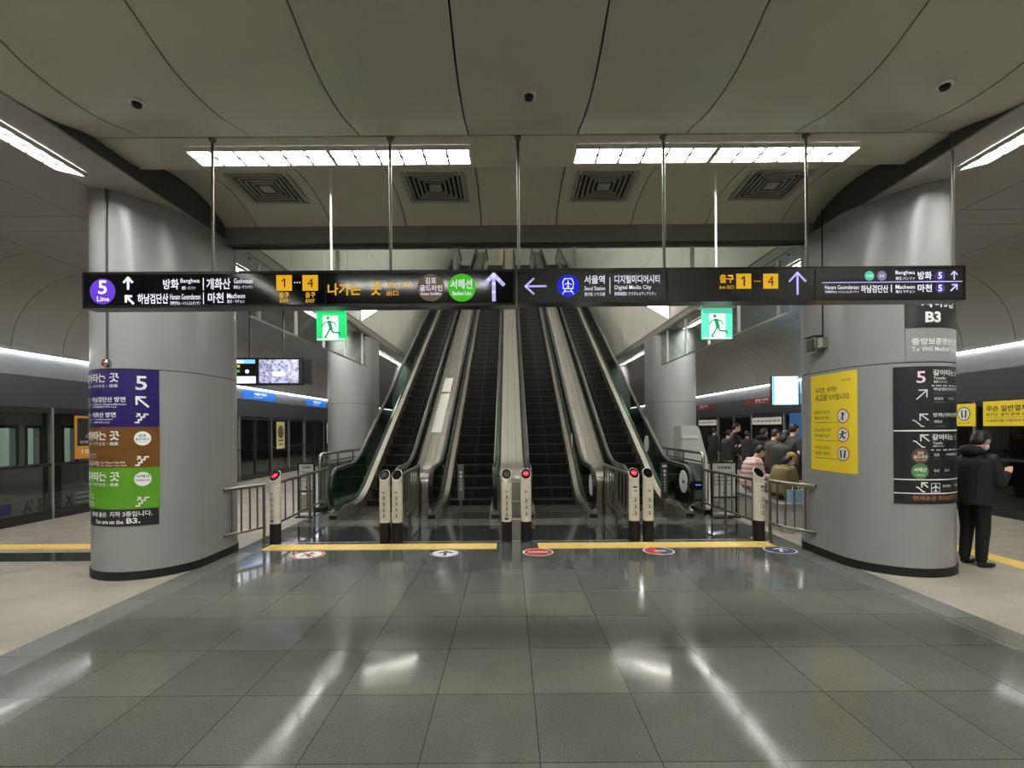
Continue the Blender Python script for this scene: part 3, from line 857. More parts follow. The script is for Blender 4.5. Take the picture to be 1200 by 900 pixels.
# handrail cleaner at the right escalator's newel
t = thing('handrail_cleaner', 'black handrail cleaning device with white disc on the outermost right newel', 'handrail cleaner', (EX[3] + BX, 8.62, .62))
MB().lathe([(0, -.075), (.19, -.075), (.205, -.069), (.205, -.063), (0, -.063)], (0, .33, .04), 30, 'x').build('white_disc', M_WHITE, t, smooth=True)
MB().tube([(-.062, .33, .04), (-.045, .2, .03), (-.045, .02, .0)], .03, 10).build('arm', M_BLACK, t)
MB().prism([(-.075, -.07), (.03, -.085), (.045, .06), (-.06, .085)], 'x', -.05, .12).build('housing', M_BLACKG, t)
MB().box(.0, -.093, .015, .09, -.079, .03).build('indicator', mat('blue_indicator', (90, 120, 255), .4, emit=1.2), t)

# stainless claddings between neighbouring escalators
def cladding(x0, x1, label, h, m, ystart):
    t = thing('steel_cladding', label, 'steel cladding', ((x0 + x1) / 2, ystart, 0), 0)
    w = (x1 - x0) / 2
    ys = [ystart + .02] + [y for y in [YN - .5 + .1 * i for i in range(11)] if y > ystart + .03] + [14, 18, 22, 26, YT - .5, YT, YT + .5, YT + 2]
    # rounded front edge
    fr = [(.0, .004), (.0, h - .16), (.02, h - .08), (.07, h - .025)]
    top = [(y - ystart + .12, nz(y + .28) + h) for y in ys]
    path = fr + top
    MB().sweep(path, [(-w, 0), (-w, -.02), (w, -.02), (w, 0)]).build('cover_plate', m, t, smooth=True, angle=35)
    for q in (-.42, .42):
        MB().sweep(top, [(q * w - .006, .0005), (q * w - .006, .004), (q * w + .006, .004), (q * w + .006, .0005)]).build('seam_strip', M_STEELD, t)
    sd = fr + top
    poly = sd + [(top[-1][0], top[-1][1] - .8)] + [(y - ystart + .12, nz(y) + .16) for y in ys[::-1]] + [(.15, .004)]
    for s in (-1, 1):
        a = sd; n = len(a)
        low = [(.002, .004)] * 4 + [(y - ystart + .12, max(.004, nz(y) + .12)) for y in ys]
        b = MB()
        for xx in (s * w,):
            b.add([(xx, *p) for p in a] + [(xx, *p) for p in low], [[i, i + 1, n + i + 1, n + i] for i in range(n - 1)])
        b.build('side_plate', M_STEEL, t)
    return t
c1 = cladding(EX[0] + BX + .085, EX[1] - BX - .085, 'polished steel cladding between the two left escalators, with white sheets on it', .78, M_STEEL, 9.35)
c2 = cladding(EX[1] + BX + .085, EX[2] - BX - .085, 'wide pale steel cladding up the middle, between the two inner escalators', .84, M_STEELL, 9.30)
c3 = cladding(EX[2] + BX + .085, EX[3] - BX - .085, 'polished steel cladding between the two right escalators', .78, M_STEEL, 9.35)
def sheet(x0, x1, ya, yb, h, label):
    b = MB()
    p = [(ya, nz(ya - .12 + .28) + h + .004), (yb, nz(yb - .12 + .28) + h + .004)]
    b.sweep(p, [(x0, 0), (x0, .002), (x1, .002), (x1, 0)])
    tag(b.build('paper_notice', M_PAPER), label, 'notice')
sheet(-1.86, -1.62, 11.6, 13.4, .78, 'long white notice lying on the steel cladding between the left escalators, lower one')
sheet(-1.86, -1.62, 13.5, 14.3, .78, 'short white notice lying on the steel cladding above the long one')

# landing and hall at the head of the escalators
ZT = SL30 * (YT - YN)
struct(MB().box(BL, YT + 2, ZT - .3, BR, Y1, ZT).build('floor_upper', F_LAND))
struct(MB().box(-.55, 34.5, ZT, .35, 35.2, ZT + 7).build('column_upper', mat('beige_panel', (204, 190, 156), .5, noise=.06)))
# ------------------------------------------------------------------ overhead direction signs
E_WHITE = mat('sign_white_lit', (236, 236, 250), .5, emit=.72)
E_LAV = mat('sign_lavender_lit', (196, 192, 246), .5, emit=.7)
E_YEL = mat('sign_yellow_lit', (250, 190, 30), .5, emit=.6)
E_PUR = mat('sign_purple_lit', (84, 36, 190), .5, emit=.65)
E_PURD = mat('sign_deep_purple_lit', (62, 36, 150), .5, emit=.3)
E_BRN = mat('sign_brown_lit', (118, 98, 84), .5, emit=.4)
E_GRN = mat('sign_green_lit', (70, 200, 30), .5, emit=.6)
E_BLU = mat('sign_blue_lit', (24, 40, 225), .5, emit=.6)
E_TEAL = mat('sign_teal_lit', (70, 200, 160), .5, emit=.6)
E_GREY = mat('sign_grey_lit', (130, 120, 160), .5, emit=.5)
M_SIGNBLK = mat('sign_black_face', (14, 14, 15), 0.08, spec=.6)
M_SIGNBRN = mat('sign_dark_face', (38, 35, 33), 0.3)
M_SIGNFR = mat('sign_black_frame', (18, 18, 19), 0.28)
M_INKD = mat('sign_dark_ink', (24, 20, 14), .5)
K = 4.40 / 575                  # one sign unit in metres (7.65 mm)
def hanging_sign(name, label, a, b, top, bot, face, rods, joints):
    """a, b: ends in sign units; top/bot heights in metres; returns Empty and a Print in sign units (x, down-positive y)"""
    x0, x1 = a * K, b * K
    t = thing(name, label, 'sign', ((x0 + x1) / 2, 4.40, bot))
    L = Vector(t.location); w = (x1 - x0) / 2; h = top - bot
    m = MB(); e = .022
    m.box(-w, .012, 0, w, .16, h)
    m.box(-w, 0, 0, w, .012, e); m.box(-w, 0, h - e, w, .012, h); m.box(-w, 0, e, -w + e, .012, h - e); m.box(w - e, 0, e, w, .012, h - e)
    m.build('housing', M_SIGNFR, t)
    MB().box(-w + e, .004, e, w - e, .0118, h - e).build('face', face, t)
    for j in joints:
        MB().box(j * K - L.x - .004, .0, 0, j * K - L.x + .004, .0039, h).build('joint', M_BLACK, t)
    for (rx, dz) in rods:
        r = MB(); X = rx * K - L.x
        r.tube([(X, .08, h), (X, .08, zz(dz) - bot)], .013, 10)
        r.lathe([(0, 0), (.032, 0), (.032, -.02), (.014, -.03), (0, -.03)], (X, .08, zz(dz) - bot), 12)
        r.build('hanger_rod', M_ROD, t, smooth=True)
    fn = lambda u, v, hh: Vector((u * K - L.x, .004 - hh, v * K + EYE - bot))
    return t, Print(fn, .0008)
# sign units: x = px - 597, v = 502 - y
U = lambda x, y: (x - 597, 502 - (y + .0072 * (x - 600)))
def pt(P, part, m, s, x0, y0, x1, y1, bold=.012):
    a = U(x0, y1); b = U(x1, y0); c = U((x0 + x1) / 2, (y0 + y1) / 2); h = (y1 - y0) / 2
    P.text(part, m, s, a[0], c[1] - h, b[0], c[1] + h, bold)
t, P = hanging_sign('direction_sign', 'black hanging sign board with purple line five circle and green circle', -499.5, 8.5, 3.078, 2.755, M_SIGNBLK, [(-352, 2.66), (-140, 2.66)], [-214.5])
c = U(121, 341.5); P.disc('line_circle', E_PUR, *c, 15, n=24); P.lv = 2
pt(P, 'lettering', E_WHITE, '5', 115.9, 328.7, 126.3, 344.5, .012); pt(P, 'lettering', E_WHITE, 'Line', 114.5, 347.3, 129, 353, .015)
P.arrow('arrow', E_WHITE, *U(151, 332), 6.6, 0, 2.6); P.arrow('arrow', E_WHITE, *U(152.6, 351.3), 6.2, -PI / 4, 2.6)
for (s, x0, y0, x1, y1) in [('방화', 192, 327, 210.5, 339), ('Banghwa', 212.5, 326.3, 235, 332.8), ('傍花・パンファ', 214, 335.3, 230, 339.5), ('개화산', 243, 326, 271, 339), ('Gaehwasan', 275, 326, 297.5, 332),
                            ('開花山・ケファサン', 275, 334.3, 297.5, 338.3), ('하남검단산', 162, 344, 198, 356), ('Hanam Geomdansan', 200, 344.3, 236, 351), ('河南黔丹山・ハナムコムダンサン', 200, 353, 236, 357.2), ('마천', 244.5, 343, 263, 355), ('Macheon', 267, 343.6, 288, 349.5), ('馬川・マチョン', 267, 351.2, 287.5, 355.2)]:
    pt(P, 'lettering', E_WHITE, s, x0, y0, x1, y1, .02 if '가' <= s[0] <= '힣' else .012)
for y0, y1 in ((326, 340), (343, 356)): P.line('lettering', E_WHITE, [U(239.3, y0), U(239.3, y1)], 1.0)
for x, n in ((334, '1'), (364.6, '4')):
    a = U(x, 331.4); P.rect('exit_number_plate', E_YEL, a[0] - 9.1, a[1] - 9.2, a[0] + 9.1, a[1] + 9.2, 1)
    pt(P, 'exit_number', M_INKD, n, x - (2.6 if n == '1' else 3.6), 326.3, x + (2.6 if n == '1' else 3.6), 336.6, .01)
    pt(P, 'yellow_lettering', E_YEL, '출구', x - 5.8, 342.3, x + 5.8, 349, .015); pt(P, 'yellow_lettering', E_YEL, 'EXIT', x - 5.3, 350.6, x + 5.3, 354.6, .02)
for i in range(3): P.disc('yellow_lettering', E_WHITE, *U(346.4 + 3 * i, 331), .8)
pt(P, 'yellow_lettering', E_YEL, '나가는', 385, 332, 424, 346, .022); pt(P, 'yellow_lettering', E_YEL, '곳', 435.6, 331, 447.6, 346, .022)
pt(P, 'yellow_lettering', E_YEL, 'Way Out', 454, 331, 483, 338.2, .012); pt(P, 'yellow_lettering', E_YEL, '出口', 454, 340.5, 467.6, 346.4)
P.lv = 1; P.disc('line_circle', E_BRN, *U(506, 337), 16, n=24); P.disc('line_circle', E_GRN, *U(542.3, 337), 16.4, n=24); P.lv = 2
for (s, x0, y0, x1, y1) in [('김포', 499.5, 325, 512.5, 332.6), ('골드라인', 493, 333.8, 519.5, 341), ('Gimpo Goldline', 494, 342.4, 518, 346.6), ('서해선', 529, 327, 554.5, 338.4), ('Seohae Line', 531, 341, 553.5, 346)]:
    pt(P, 'lettering', E_WHITE, s, x0, y0, x1, y1, .02)
P.arrow('arrow', E_LAV, *U(579.8, 336.6), 15.2, 0, 4.4)
P.build(t)

t, P = hanging_sign('direction_sign', 'dark brown hanging sign board with blue train circle and yellow exit numbers', 10.5, 536, 3.082, 2.775, M_SIGNBRN, [(12.5, 2.66), (186, 2.66), (356, 2.66), (531, 2.66)], [186, 360])
P.arrow('arrow', E_LAV, *U(629, 335.3), 12, -PI / 2, 2.2)
P.disc('line_circle', E_BLU, *U(667, 334.8), 13, n=24); P.lv = 2
c = U(667, 333.5)
for q in (1,):      # little train pictogram with an aeroplane on its front
    P.line('train_symbol', E_WHITE, [(c[0] - 5.6, c[1] - 4.5), (c[0] - 6.2, c[1] + 3), (c[0] - 4, c[1] + 7), (c[0] + 4, c[1] + 7), (c[0] + 6.2, c[1] + 3), (c[0] + 5.6, c[1] - 4.5), (c[0] - 5.6, c[1] - 4.5)], 1.1)
    P.line('train_symbol', E_WHITE, [(c[0], c[1] + 4.8), (c[0], c[1] - 2.4)], 1.1); P.line('train_symbol', E_WHITE, [(c[0] - 3.6, c[1] + .2), (c[0], c[1] + 2), (c[0] + 3.6, c[1] + .2)], 1.1)
    P.line('train_symbol', E_WHITE, [(c[0] - 1.4, c[1] - 2.4), (c[0] + 1.4, c[1] - 2.4)], .8)
    P.line('train_symbol', E_WHITE, [(c[0] - 3, c[1] - 5.6), (c[0] - 6.4, c[1] - 11)], 1.1); P.line('train_symbol', E_WHITE, [(c[0] + 3, c[1] - 5.6), (c[0] + 6.4, c[1] - 11)], 1.1)
    P.line('train_symbol', E_WHITE, [(c[0] - 4.4, c[1] - 8), (c[0] + 4.4, c[1] - 8)], 1.0)
for (s, x0, y0, x1, y1) in [('서울역', 686, 322.5, 710, 332.5), ('Seoul Station', 686, 335.2, 710.4, 340.2), ('首尔站 ソウル駅', 686, 342.3, 710.4, 347), ('디지털미디어시티', 721.5, 322, 774.4, 332), ('Digital Media City', 721.5, 334, 764.6, 340.3), ('數碼媒體城 デジタルメディアシティ', 721.5, 341.7, 770, 346.3)]:
    pt(P, 'lettering', E_WHITE, s, x0, y0, x1, y1, .02 if '가' <= s[0] <= '힣' else .01)
P.line('lettering', E_WHITE, [U(716, 325), U(716, 344)], 1.0)
pt(P, 'yellow_lettering', E_YEL, '출구', 844.7, 321.4, 861.5, 331.6, .02); pt(P, 'yellow_lettering', E_YEL, 'Exit 出口', 844.5, 334, 861.5, 338.6)
for x, n in ((873, '1'), (904.6, '4')):
    a = U(x, 329.4); P.rect('exit_number_plate', E_YEL, a[0] - 8.8, a[1] - 8.8, a[0] + 8.8, a[1] + 8.8, 1)
    w = 2.6 if n == '1' else 3.6; pt(P, 'exit_number', M_INKD, n, x - w, 323.6, x + w, 335, .02)
for i in range(3): P.disc('yellow_lettering', E_YEL, *U(886 + 2.9 * i, 329.5), .8)
P.arrow('arrow', E_LAV, *U(936, 332), 12.6, 0, 2.3)
P.line('lettering', E_LAV, [U(965, 331.2), U(1129, 329.6)], 1.0)
P.disc('line_circle', E_TEAL, *U(1020.4, 323.2), 5.7, lift=1); P.disc('line_circle', E_GREY, *U(1035, 323), 5.7, lift=1)
pt(P, 'lettering', E_WHITE, '서해선', 1016.4, 321.5, 1024.6, 325); pt(P, 'lettering', E_WHITE, '김포', 1032, 321.2, 1038, 324.8)
for (s, x0, y0, x1, y1) in [('Banghwa', 1051, 317, 1073.7, 322.6), ('傍花 パンファ', 1051, 324.2, 1073.7, 328), ('방화', 1077, 318, 1093.6, 327.4), ('Hanam Geomdansan', 968, 334, 1008, 338.9), ('河南黔丹山 ハナムコムダンサン', 968, 340.4, 1008, 343.4), ('하남검단산', 1010.3, 334, 1042.4, 343), ('Macheon', 1051, 333.6, 1073.7, 338.4), ('馬川 マチョン', 1051, 340, 1073.7, 343.4), ('마천', 1077, 333, 1093.6, 342)]:
    pt(P, 'lettering', E_WHITE, s, x0, y0, x1, y1, .02 if '가' <= s[0] <= '힣' else .01)
P.line('lettering', E_WHITE, [U(1046, 334), U(1046, 342)], 1.3)
for y in (322.7, 337.5):
    P.disc('line_circle', E_PURD, *U(1103.3, y), 5.9, lift=1); pt(P, 'lettering', E_WHITE, '5', 1101, y - 3.8, 1105.6, y + 3.8, .02)
P.arrow('arrow', E_LAV, *U(1119.8, 322.5), 4.6, 0, 1.5); P.arrow('arrow', E_LAV, *U(1119.4, 337), 5, PI / 4, 1.5)
P.build(t)

# ------------------------------------------------------------------ green emergency exit signs
E_EXG = mat('exit_green_lit', (22, 196, 108), .5, emit=.75)
E_EXT = mat('exit_teal_lit', (88, 214, 178), .5, emit=.8)
E_EXW = mat('exit_white_lit', (222, 255, 238), .5, emit=1.0)
M_EXD = mat('exit_green_dark', (16, 150, 96), .5, emit=.4)
def exit_sign(label, x, y, z0, W, H, green, rod, tilt_case):
    t = thing('exit_sign', label, 'exit sign', (x, y, z0), 0)
    w = W / 2
    MB().box(-w, .0, 0, w, .05, H).build('case', green, t)
    P = Print(lambda u, v, h: Vector((u, -.001 - h, v)), .0008)
    P.rect('doorway', E_EXW, -w * .56, .012, w * .52, H * .80)
    P.rect('doorway', E_EXW, -w * .96, .0, w * .96, .014)
    P.lv = 2
    s = H * .8; o = (-.012, 0)
    g = lambda *p: [(o[0] + a * s, b * s + .012) for a, b in p]
    P.disc('running_figure', M_EXD, o[0] - .07 * s, .86 * s + .012, .075 * s)
    P.line('running_figure', M_EXD, g((-.02, .70), (.06, .42)), .15 * s)
    P.line('running_figure', M_EXD, g((-.02, .74), (-.2, .66), (-.3, .53)), .055 * s); P.line('running_figure', M_EXD, g((.02, .72), (.2, .66), (.27, .5)), .055 * s)
    P.line('running_figure', M_EXD, g((.05, .4), (.14, .27), (.36, .26), (.42, .19)), .075 * s); P.line('running_figure', M_EXD, g((.0, .4), (-.1, .2), (-.2, .06)), .075 * s)
    P.line('running_figure', M_EXD, g((-.2, .05), (-.1, .03)), .05 * s)
    P.build(t)
    if tilt_case:
        MB().box(-w * 1.1, -.02, H * .98, w * 1.14, .09, H * 1.04).build('bracket', M_STEELL, t)
        MB().box(-w, .0, H * 1.04, w, .06, H * 1.16).build('lamp_housing', E_EXT, t)
    else:
        MB().box(-w * 1.02, -.01, H, w * 1.02, .06, H + .03).build('lamp_housing', E_EXT, t)
    r = MB().tube([(0, .03, H + .02), (0, .03, zz(rod) - z0)], .012, 10); r.build('hanger_rod', M_WHITE, t, smooth=True)
exit_sign('green emergency exit sign hanging behind the black sign board near the left column', -1.885, 5.2, 2.60, .305, .32, E_EXG, 2.815, False)
exit_sign('pale green emergency exit sign with steel bracket hanging behind the dark brown sign board', 2.215, 5.2, 2.585, .31, .33, E_EXT, 2.815, True)

# ------------------------------------------------------------------ signs on the left column
W_ = mat('print_white', (235, 235, 232), .5)
M_PURP = mat('panel_purple', (38, 20, 92), .35)
M_BROWN = mat('panel_brown', (112, 74, 28), .35)
M_GREEN = mat('panel_green', (92, 152, 38), .35)
M_PBLK = mat('panel_black', (38, 40, 40), .35)
M_GRYT = mat('print_grey', (110, 112, 112), .5)
CL = (-4.35, 6.30); CR = (4.575, 6.21)
def put(P, part, m, s, u0, v0, u1, v1, b=.015): P.text(part, m, s, u0, v0, u1, v1, b)
u0, u1 = -.72, .424
t, P = colpanel('transfer_sign', M_PURP, *CL, u0, u1, 1.697, 2.335, 'purple curved transfer panel with white five, topmost on the left column', 'sign')
put(P, 'lettering', W_, '갈아타는', -.52, 2.19, -.10, 2.29, .03); put(P, 'lettering', W_, '곳', -.055, 2.19, .05, 2.29, .03)
put(P, 'lettering', W_, 'Transfer・のりかえ・換乘', -.52, 2.132, .04, 2.17, .01)
put(P, 'lettering', W_, '5', .21, 2.105, .315, 2.262, .012)
put(P, 'lettering', W_, '마천・하남검단산 방면', -.52, 1.972, .115, 2.03, .02); put(P, 'lettering', W_, 'Macheon・Hanam Geomdansan', -.52, 1.937, .12, 1.962, .005); put(P, 'lettering', W_, '馬川・河南黔丹山', -.52, 1.908, .02, 1.93, .005)
P.arrow('arrow', W_, .27, 1.975, .075, -PI / 4, .02)
put(P, 'lettering', W_, '방화・개화산 방면', -.52, 1.803, .015, 1.86, .02); put(P, 'lettering', W_, 'Banghwa・Gaehwasan', -.52, 1.768, -.02, 1.793, .005); put(P, 'lettering', W_, '傍花・開花山', -.52, 1.737, -.06, 1.76, .005)
P.stairs('stairs_symbol', W_, .26, 1.80, .055, .017)
P.build(t)
for (name, m, lab, z0, z1, l1, l2, names) in [
        ('transfer_sign', M_BROWN, 'brown curved transfer panel with stairs symbol, under the purple one on the left column', 1.245, 1.697, '김포', '골드라인', [('양촌', 'Yangchon', 1.38), ('사우(김포시청)', 'Sau Gimpo City Hall', 1.29)]),
        ('transfer_sign', M_GREEN, 'green curved transfer panel with stairs symbol, under the brown one on the left column', .787, 1.245, '서해선', 'Seohae Line', [('일산', 'Ilsan', .93), ('원시', 'Wonsi', .845)])]:
    t, P = colpanel(name, m, *CL, u0, u1, z0, z1, lab, 'sign')
    b = z1 - 1.697
    put(P, 'lettering', W_, '갈아타는', -.52, 1.55 + b, -.10, 1.65 + b, .03); put(P, 'lettering', W_, '곳', -.055, 1.55 + b, .05, 1.65 + b, .03)
    put(P, 'lettering', W_, 'Transfer・のりかえ・換乘', -.52, 1.493 + b, .04, 1.532 + b, .01)
    P.disc('line_circle', W_, .27, 1.568 + b, .078, n=18); P.lv = 2
    put(P, 'line_name', mat('print_dark_grey', (80, 76, 70), .5), l1, .235 if l1 == '김포' else .21, 1.583 + b, .305 if l1 == '김포' else .33, 1.616 + b, .02)
    put(P, 'line_name', MATS['print_dark_grey'], l2, .205, 1.545 + b, .335, 1.574 + b, .012)
    if l1 == '김포': put(P, 'line_name', MATS['print_dark_grey'], 'Gimpo Goldline', .225, 1.52 + b, .315, 1.533 + b, 0)
    P.lv = 1
    P.stairs('stairs_symbol', W_, .262, 1.325 + b, .055, .017)
    for (ko, en, z) in names:
        wk = .3 if len(ko) > 3 else .1
        put(P, 'lettering', W_, ko, -.50, z - .03, -.50 + wk, z + .03, .012); put(P, 'lettering', W_, en, -.47 + wk, z, -.47 + wk + .0145 * len(en), z + .025, .006); put(P, 'lettering', W_, en, -.47 + wk, z - .03, -.47 + wk + .015 * len(en), z - .01, 0)
    P.build(t)
t, P = colpanel('floor_level_sign', M_PBLK, *CL, -.40, .415, .60, .783, 'black curved panel reading B3 in white, lowest on the left column', 'sign')
put(P, 'lettering', W_, '현재 층은', -.34, .70, -.10, .755, .02); put(P, 'lettering', W_, '지하 3층입니다.', -.06, .705, .355, .765, .02)
put(P, 'lettering', W_, 'You are on the', -.27, .625, .085, .672, .02); put(P, 'lettering', W_, 'B3.', .115, .628, .245, .69, .03)
P.build(t)

# ------------------------------------------------------------------ signs on the right column
M_DIR = mat('directory_black', (36, 38, 40), .35)
M_SILV = mat('silver_panel', (150, 152, 152), .35, metal=.3)
M_ORNG = mat('print_orange', (176, 116, 66), .5)
t, P = colpanel('floor_level_sign', M_DIR, *CR, -.245, .48, 2.715, 3.10, 'dark curved panel with large B3, highest on the right column', 'sign')
put(P, 'lettering', W_, '지하3층', -.10, 2.93, .34, 3.03, .025); put(P, 'lettering', W_, 'B3', -.06, 2.765, .115, 2.885, .035)
P.build(t)
t, P = colpanel('hospital_sign', M_SILV, *CR, -.245, .48, 2.345, 2.705, 'silver curved panel pointing to a hospital, under the B3 panel on the right column', 'sign')
put(P, 'lettering', W_, '중앙보훈병원방면', -.19, 2.525, .44, 2.60, .02); put(P, 'lettering', W_, 'To VHS Medical Center', -.19, 2.455, .44, 2.505, .012)
P.build(t)
t, P = colpanel('directory_sign', M_DIR, *CR, -.354, .56, .795, 2.292, 'tall black curved directory panel with five, arrows and aeroplane on the right column', 'sign')
PK = mat('print_pink_white', (244, 214, 240), .5)
put(P, 'lettering', PK, '5', -.148, 2.11, -.06, 2.238, .012)
put(P, 'lettering', W_, '갈아타는 곳', .015, 2.19, .43, 2.255, .02); put(P, 'lettering', W_, 'Transfer', .022, 2.148, .18, 2.178, .012); put(P, 'lettering', W_, '換乘 のりかえ', .022, 2.11, .20, 2.135, .006)
P.rect('divider', W_, 0, 2.076, .5, 2.085, n=6)
P.arrow('arrow', W_, -.098, 1.985, .07, PI / 4, .013)
put(P, 'lettering', W_, '하남검단산|마천방면', .02, 2.02, .46, 2.06, .012); put(P, 'small_lettering', M_GRYT, 'Hanam Geomdansan | Macheon', .02, 1.985, .45, 2.005, 0)
put(P, 'lettering', W_, '상일동', .025, 1.925, .14, 1.955, .01); put(P, 'lettering', W_, '마천', .22, 1.925, .33, 1.955, .01)
P.rect('divider', M_GRYT, .02, 1.898, .18, 1.904, n=3); P.rect('divider', M_GRYT, .2, 1.898, .4, 1.904, n=3)
def esc_symbol(u, v, r):
    P.line('escalator_symbol', W_, [(u - r, v + .1 * r), (u - r * .7, v - .0 * r), (u + .1 * r, v - .8 * r), (u + .4 * r, v - .8 * r)], .012)
    P.line('escalator_symbol', W_, [(u + .95 * r, v + .1 * r), (u - .05 * r, v + .95 * r)], .013)
    P.line('escalator_symbol', W_, [(u + .9 * r, v + .95 * r), (u - .1 * r, v + .95 * r), (u - .1 * r, v + .1 * r)], .013)
esc_symbol(-.11, 1.70, .075)
put(P, 'lettering', W_, '방화|개화산방면', .015, 1.735, .44, 1.785, .012); put(P, 'lettering', W_, '개화산', .02, 1.675, .12, 1.705, .01); put(P, 'small_lettering', M_GRYT, 'Gaehwasan 開花山', .02, 1.63, .16, 1.65, 0)
P.rect('divider', W_, -.354, 1.585, .56, 1.60, n=16)
esc_symbol(-.105, 1.475, .075)
put(P, 'lettering', W_, '갈아타는 곳', .0, 1.49, .40, 1.555, .02); put(P, 'lettering', W_, 'Transfer', .01, 1.445, .13, 1.472, .01); put(P, 'lettering', W_, '換乘 のりかえ', .01, 1.415, .15, 1.435, .005)
P.rect('divider', W_, -.01, 1.378, .5, 1.387, n=6)
P.disc('line_circle', mat('circle_brown', (104, 72, 50), .5), -.115, 1.318, .083, n=16); P.disc('line_circle', mat('circle_green', (82, 138, 66), .5), -.12, 1.153, .083, n=16)
P.lv = 2
put(P, 'lettering', W_, '김포', -.145, 1.335, -.085, 1.37, .015); put(P, 'lettering', W_, '골드라인', -.18, 1.29, -.05, 1.328, .015); put(P, 'lettering', W_, 'Gimpo Goldline', -.165, 1.266, -.065, 1.28, 0)
put(P, 'lettering', W_, '서해선', -.18, 1.145, -.06, 1.19, .015); put(P, 'lettering', W_, 'Seohae Line', -.16, 1.105, -.08, 1.125, .004)
P.lv = 1
put(P, 'lettering', W_, '양촌', .02, 1.315, .085, 1.345, .01); put(P, 'lettering', W_, '사우(김포시청)', .17, 1.315, .4, 1.345, .01)
put(P, 'small_lettering', M_GRYT, 'Yangchon', .02, 1.28, .11, 1.298, 0); put(P, 'small_lettering', M_GRYT, 'Sau Gimpo City Hall', .17, 1.28, .42, 1.298, 0)
put(P, 'lettering', W_, '일산', .02, 1.145, .085, 1.175, .01); put(P, 'lettering', W_, '원시', .15, 1.145, .22, 1.175, .01)
put(P, 'small_lettering', M_GRYT, 'Ilsan', .02, 1.108, .08, 1.126, 0); put(P, 'small_lettering', M_GRYT, 'Wonsi', .15, 1.108, .22, 1.126, 0)
P.rect('divider', W_, -.354, 1.055, .56, 1.066, n=16)
esc_symbol(-.10, .975, .055)
P.line('aeroplane_symbol', W_, [(-.01, .925), (-.01, 1.02), (.085, 1.02), (.085, .925), (-.01, .925)], .006)
P.line('aeroplane_symbol', W_, [(.0375, 1.01), (.0375, .94)], .012); P.line('aeroplane_symbol', W_, [(.0, .968), (.0375, .988), (.075, .968)], .011); P.line('aeroplane_symbol', W_, [(.022, .938), (.053, .938)], .008)
put(P, 'lettering', W_, '공항철도', .12, .975, .25, 1.005, .01); put(P, 'lettering', W_, '서울역', .33, .975, .43, 1.005, .01); put(P, 'small_lettering', M_GRYT, 'Airport Railroad', .12, .94, .28, .958, 0)
P.rect('divider', W_, -.354, .905, .56, .916, n=16)
put(P, 'orange_lettering', M_ORNG, '현재층은 지하3층입니다', -.19, .835, .45, .885, .015)
P.build(t)
# yellow safety poster
t, P = colpanel('safety_poster', M_POSTER, *CR, -1.468, -.689, 1.09, 2.30, 'yellow safety poster with three red ringed pictograms on the right column', 'poster', th=.004)
pu = lambda f: -1.468 + .779 * f
pv = lambda f: 2.30 - 1.21 * f
put(P, 'lettering', M_INK, '무리한', pu(.12), pv(.195), pu(.36), pv(.135), .012); put(P, 'lettering', M_INK, '승차는', pu(.42), pv(.19), pu(.66), pv(.135), .012)
put(P, 'lettering', M_INK, '사고로', pu(.11), pv(.28), pu(.42), pv(.205), .02); put(P, 'lettering', M_INK, '이어집니다.', pu(.45), pv(.275), pu(.90), pv(.215), .01)
put(P, 'lettering', M_INK, '안전한 지하철', pu(.74), pv(.095), pu(.90), pv(.075), .005)
for i, (a, b) in enumerate([('출입문이 닫힐 때는', '절대 타지 않기'), ('닫히는 열차 문에', '뛰어들지 않기'), ('무리한 승차보다', '다음열차 이용하기')]):
    v = .42 + .185 * i
    put(P, 'lettering', M_INK, a, pu(.10), pv(v - .01), pu(.50), pv(v - .045), .003); put(P, 'lettering', M_INK, b, pu(.10), pv(v + .05), pu(.48), pv(v + .015), .006)
    P.rect('rule', M_INK, pu(.09), pv(v + .083), pu(.70), pv(v + .079), n=4)
    cu, cv = pu(.77), pv(v + .02)
    P.disc('pictogram', W_, cu, cv, .083, n=14, lift=1); P.ring('red_ring', M_RED, cu, cv, .088, .012, lift=2)
    if i == 0:
        P.disc('pictogram', M_INK, cu, cv + .03, .018, lift=3); P.line('pictogram', M_INK, [(cu, cv + .01), (cu, cv - .045)], .02, 3); P.line('red_ring', M_INK, [(cu - .05, cv - .055), (cu + .055, cv + .055)], .007, 4)
    elif i == 1:
        P.disc('pictogram', M_INK, cu, cv + .035, .016, lift=3); P.line('pictogram', M_INK, [(cu, cv + .02), (cu - .01, cv - .01), (cu + .03, cv - .04)], .02, 3); P.line('pictogram', M_INK, [(cu - .01, cv - .01), (cu - .04, cv - .04)], .016, 3); P.line('pictogram', M_INK, [(cu - .05, cv + .0), (cu, cv + .012), (cu + .05, cv + .03)], .013, 3)
    else:
        for q in (-1, 1):
            P.disc('pictogram', M_INK, cu + q * .03, cv + .03, .014, lift=3); P.line('pictogram', M_INK, [(cu + q * .03, cv + .01), (cu + q * .022, cv - .045)], .022, 3)
P.build(t)

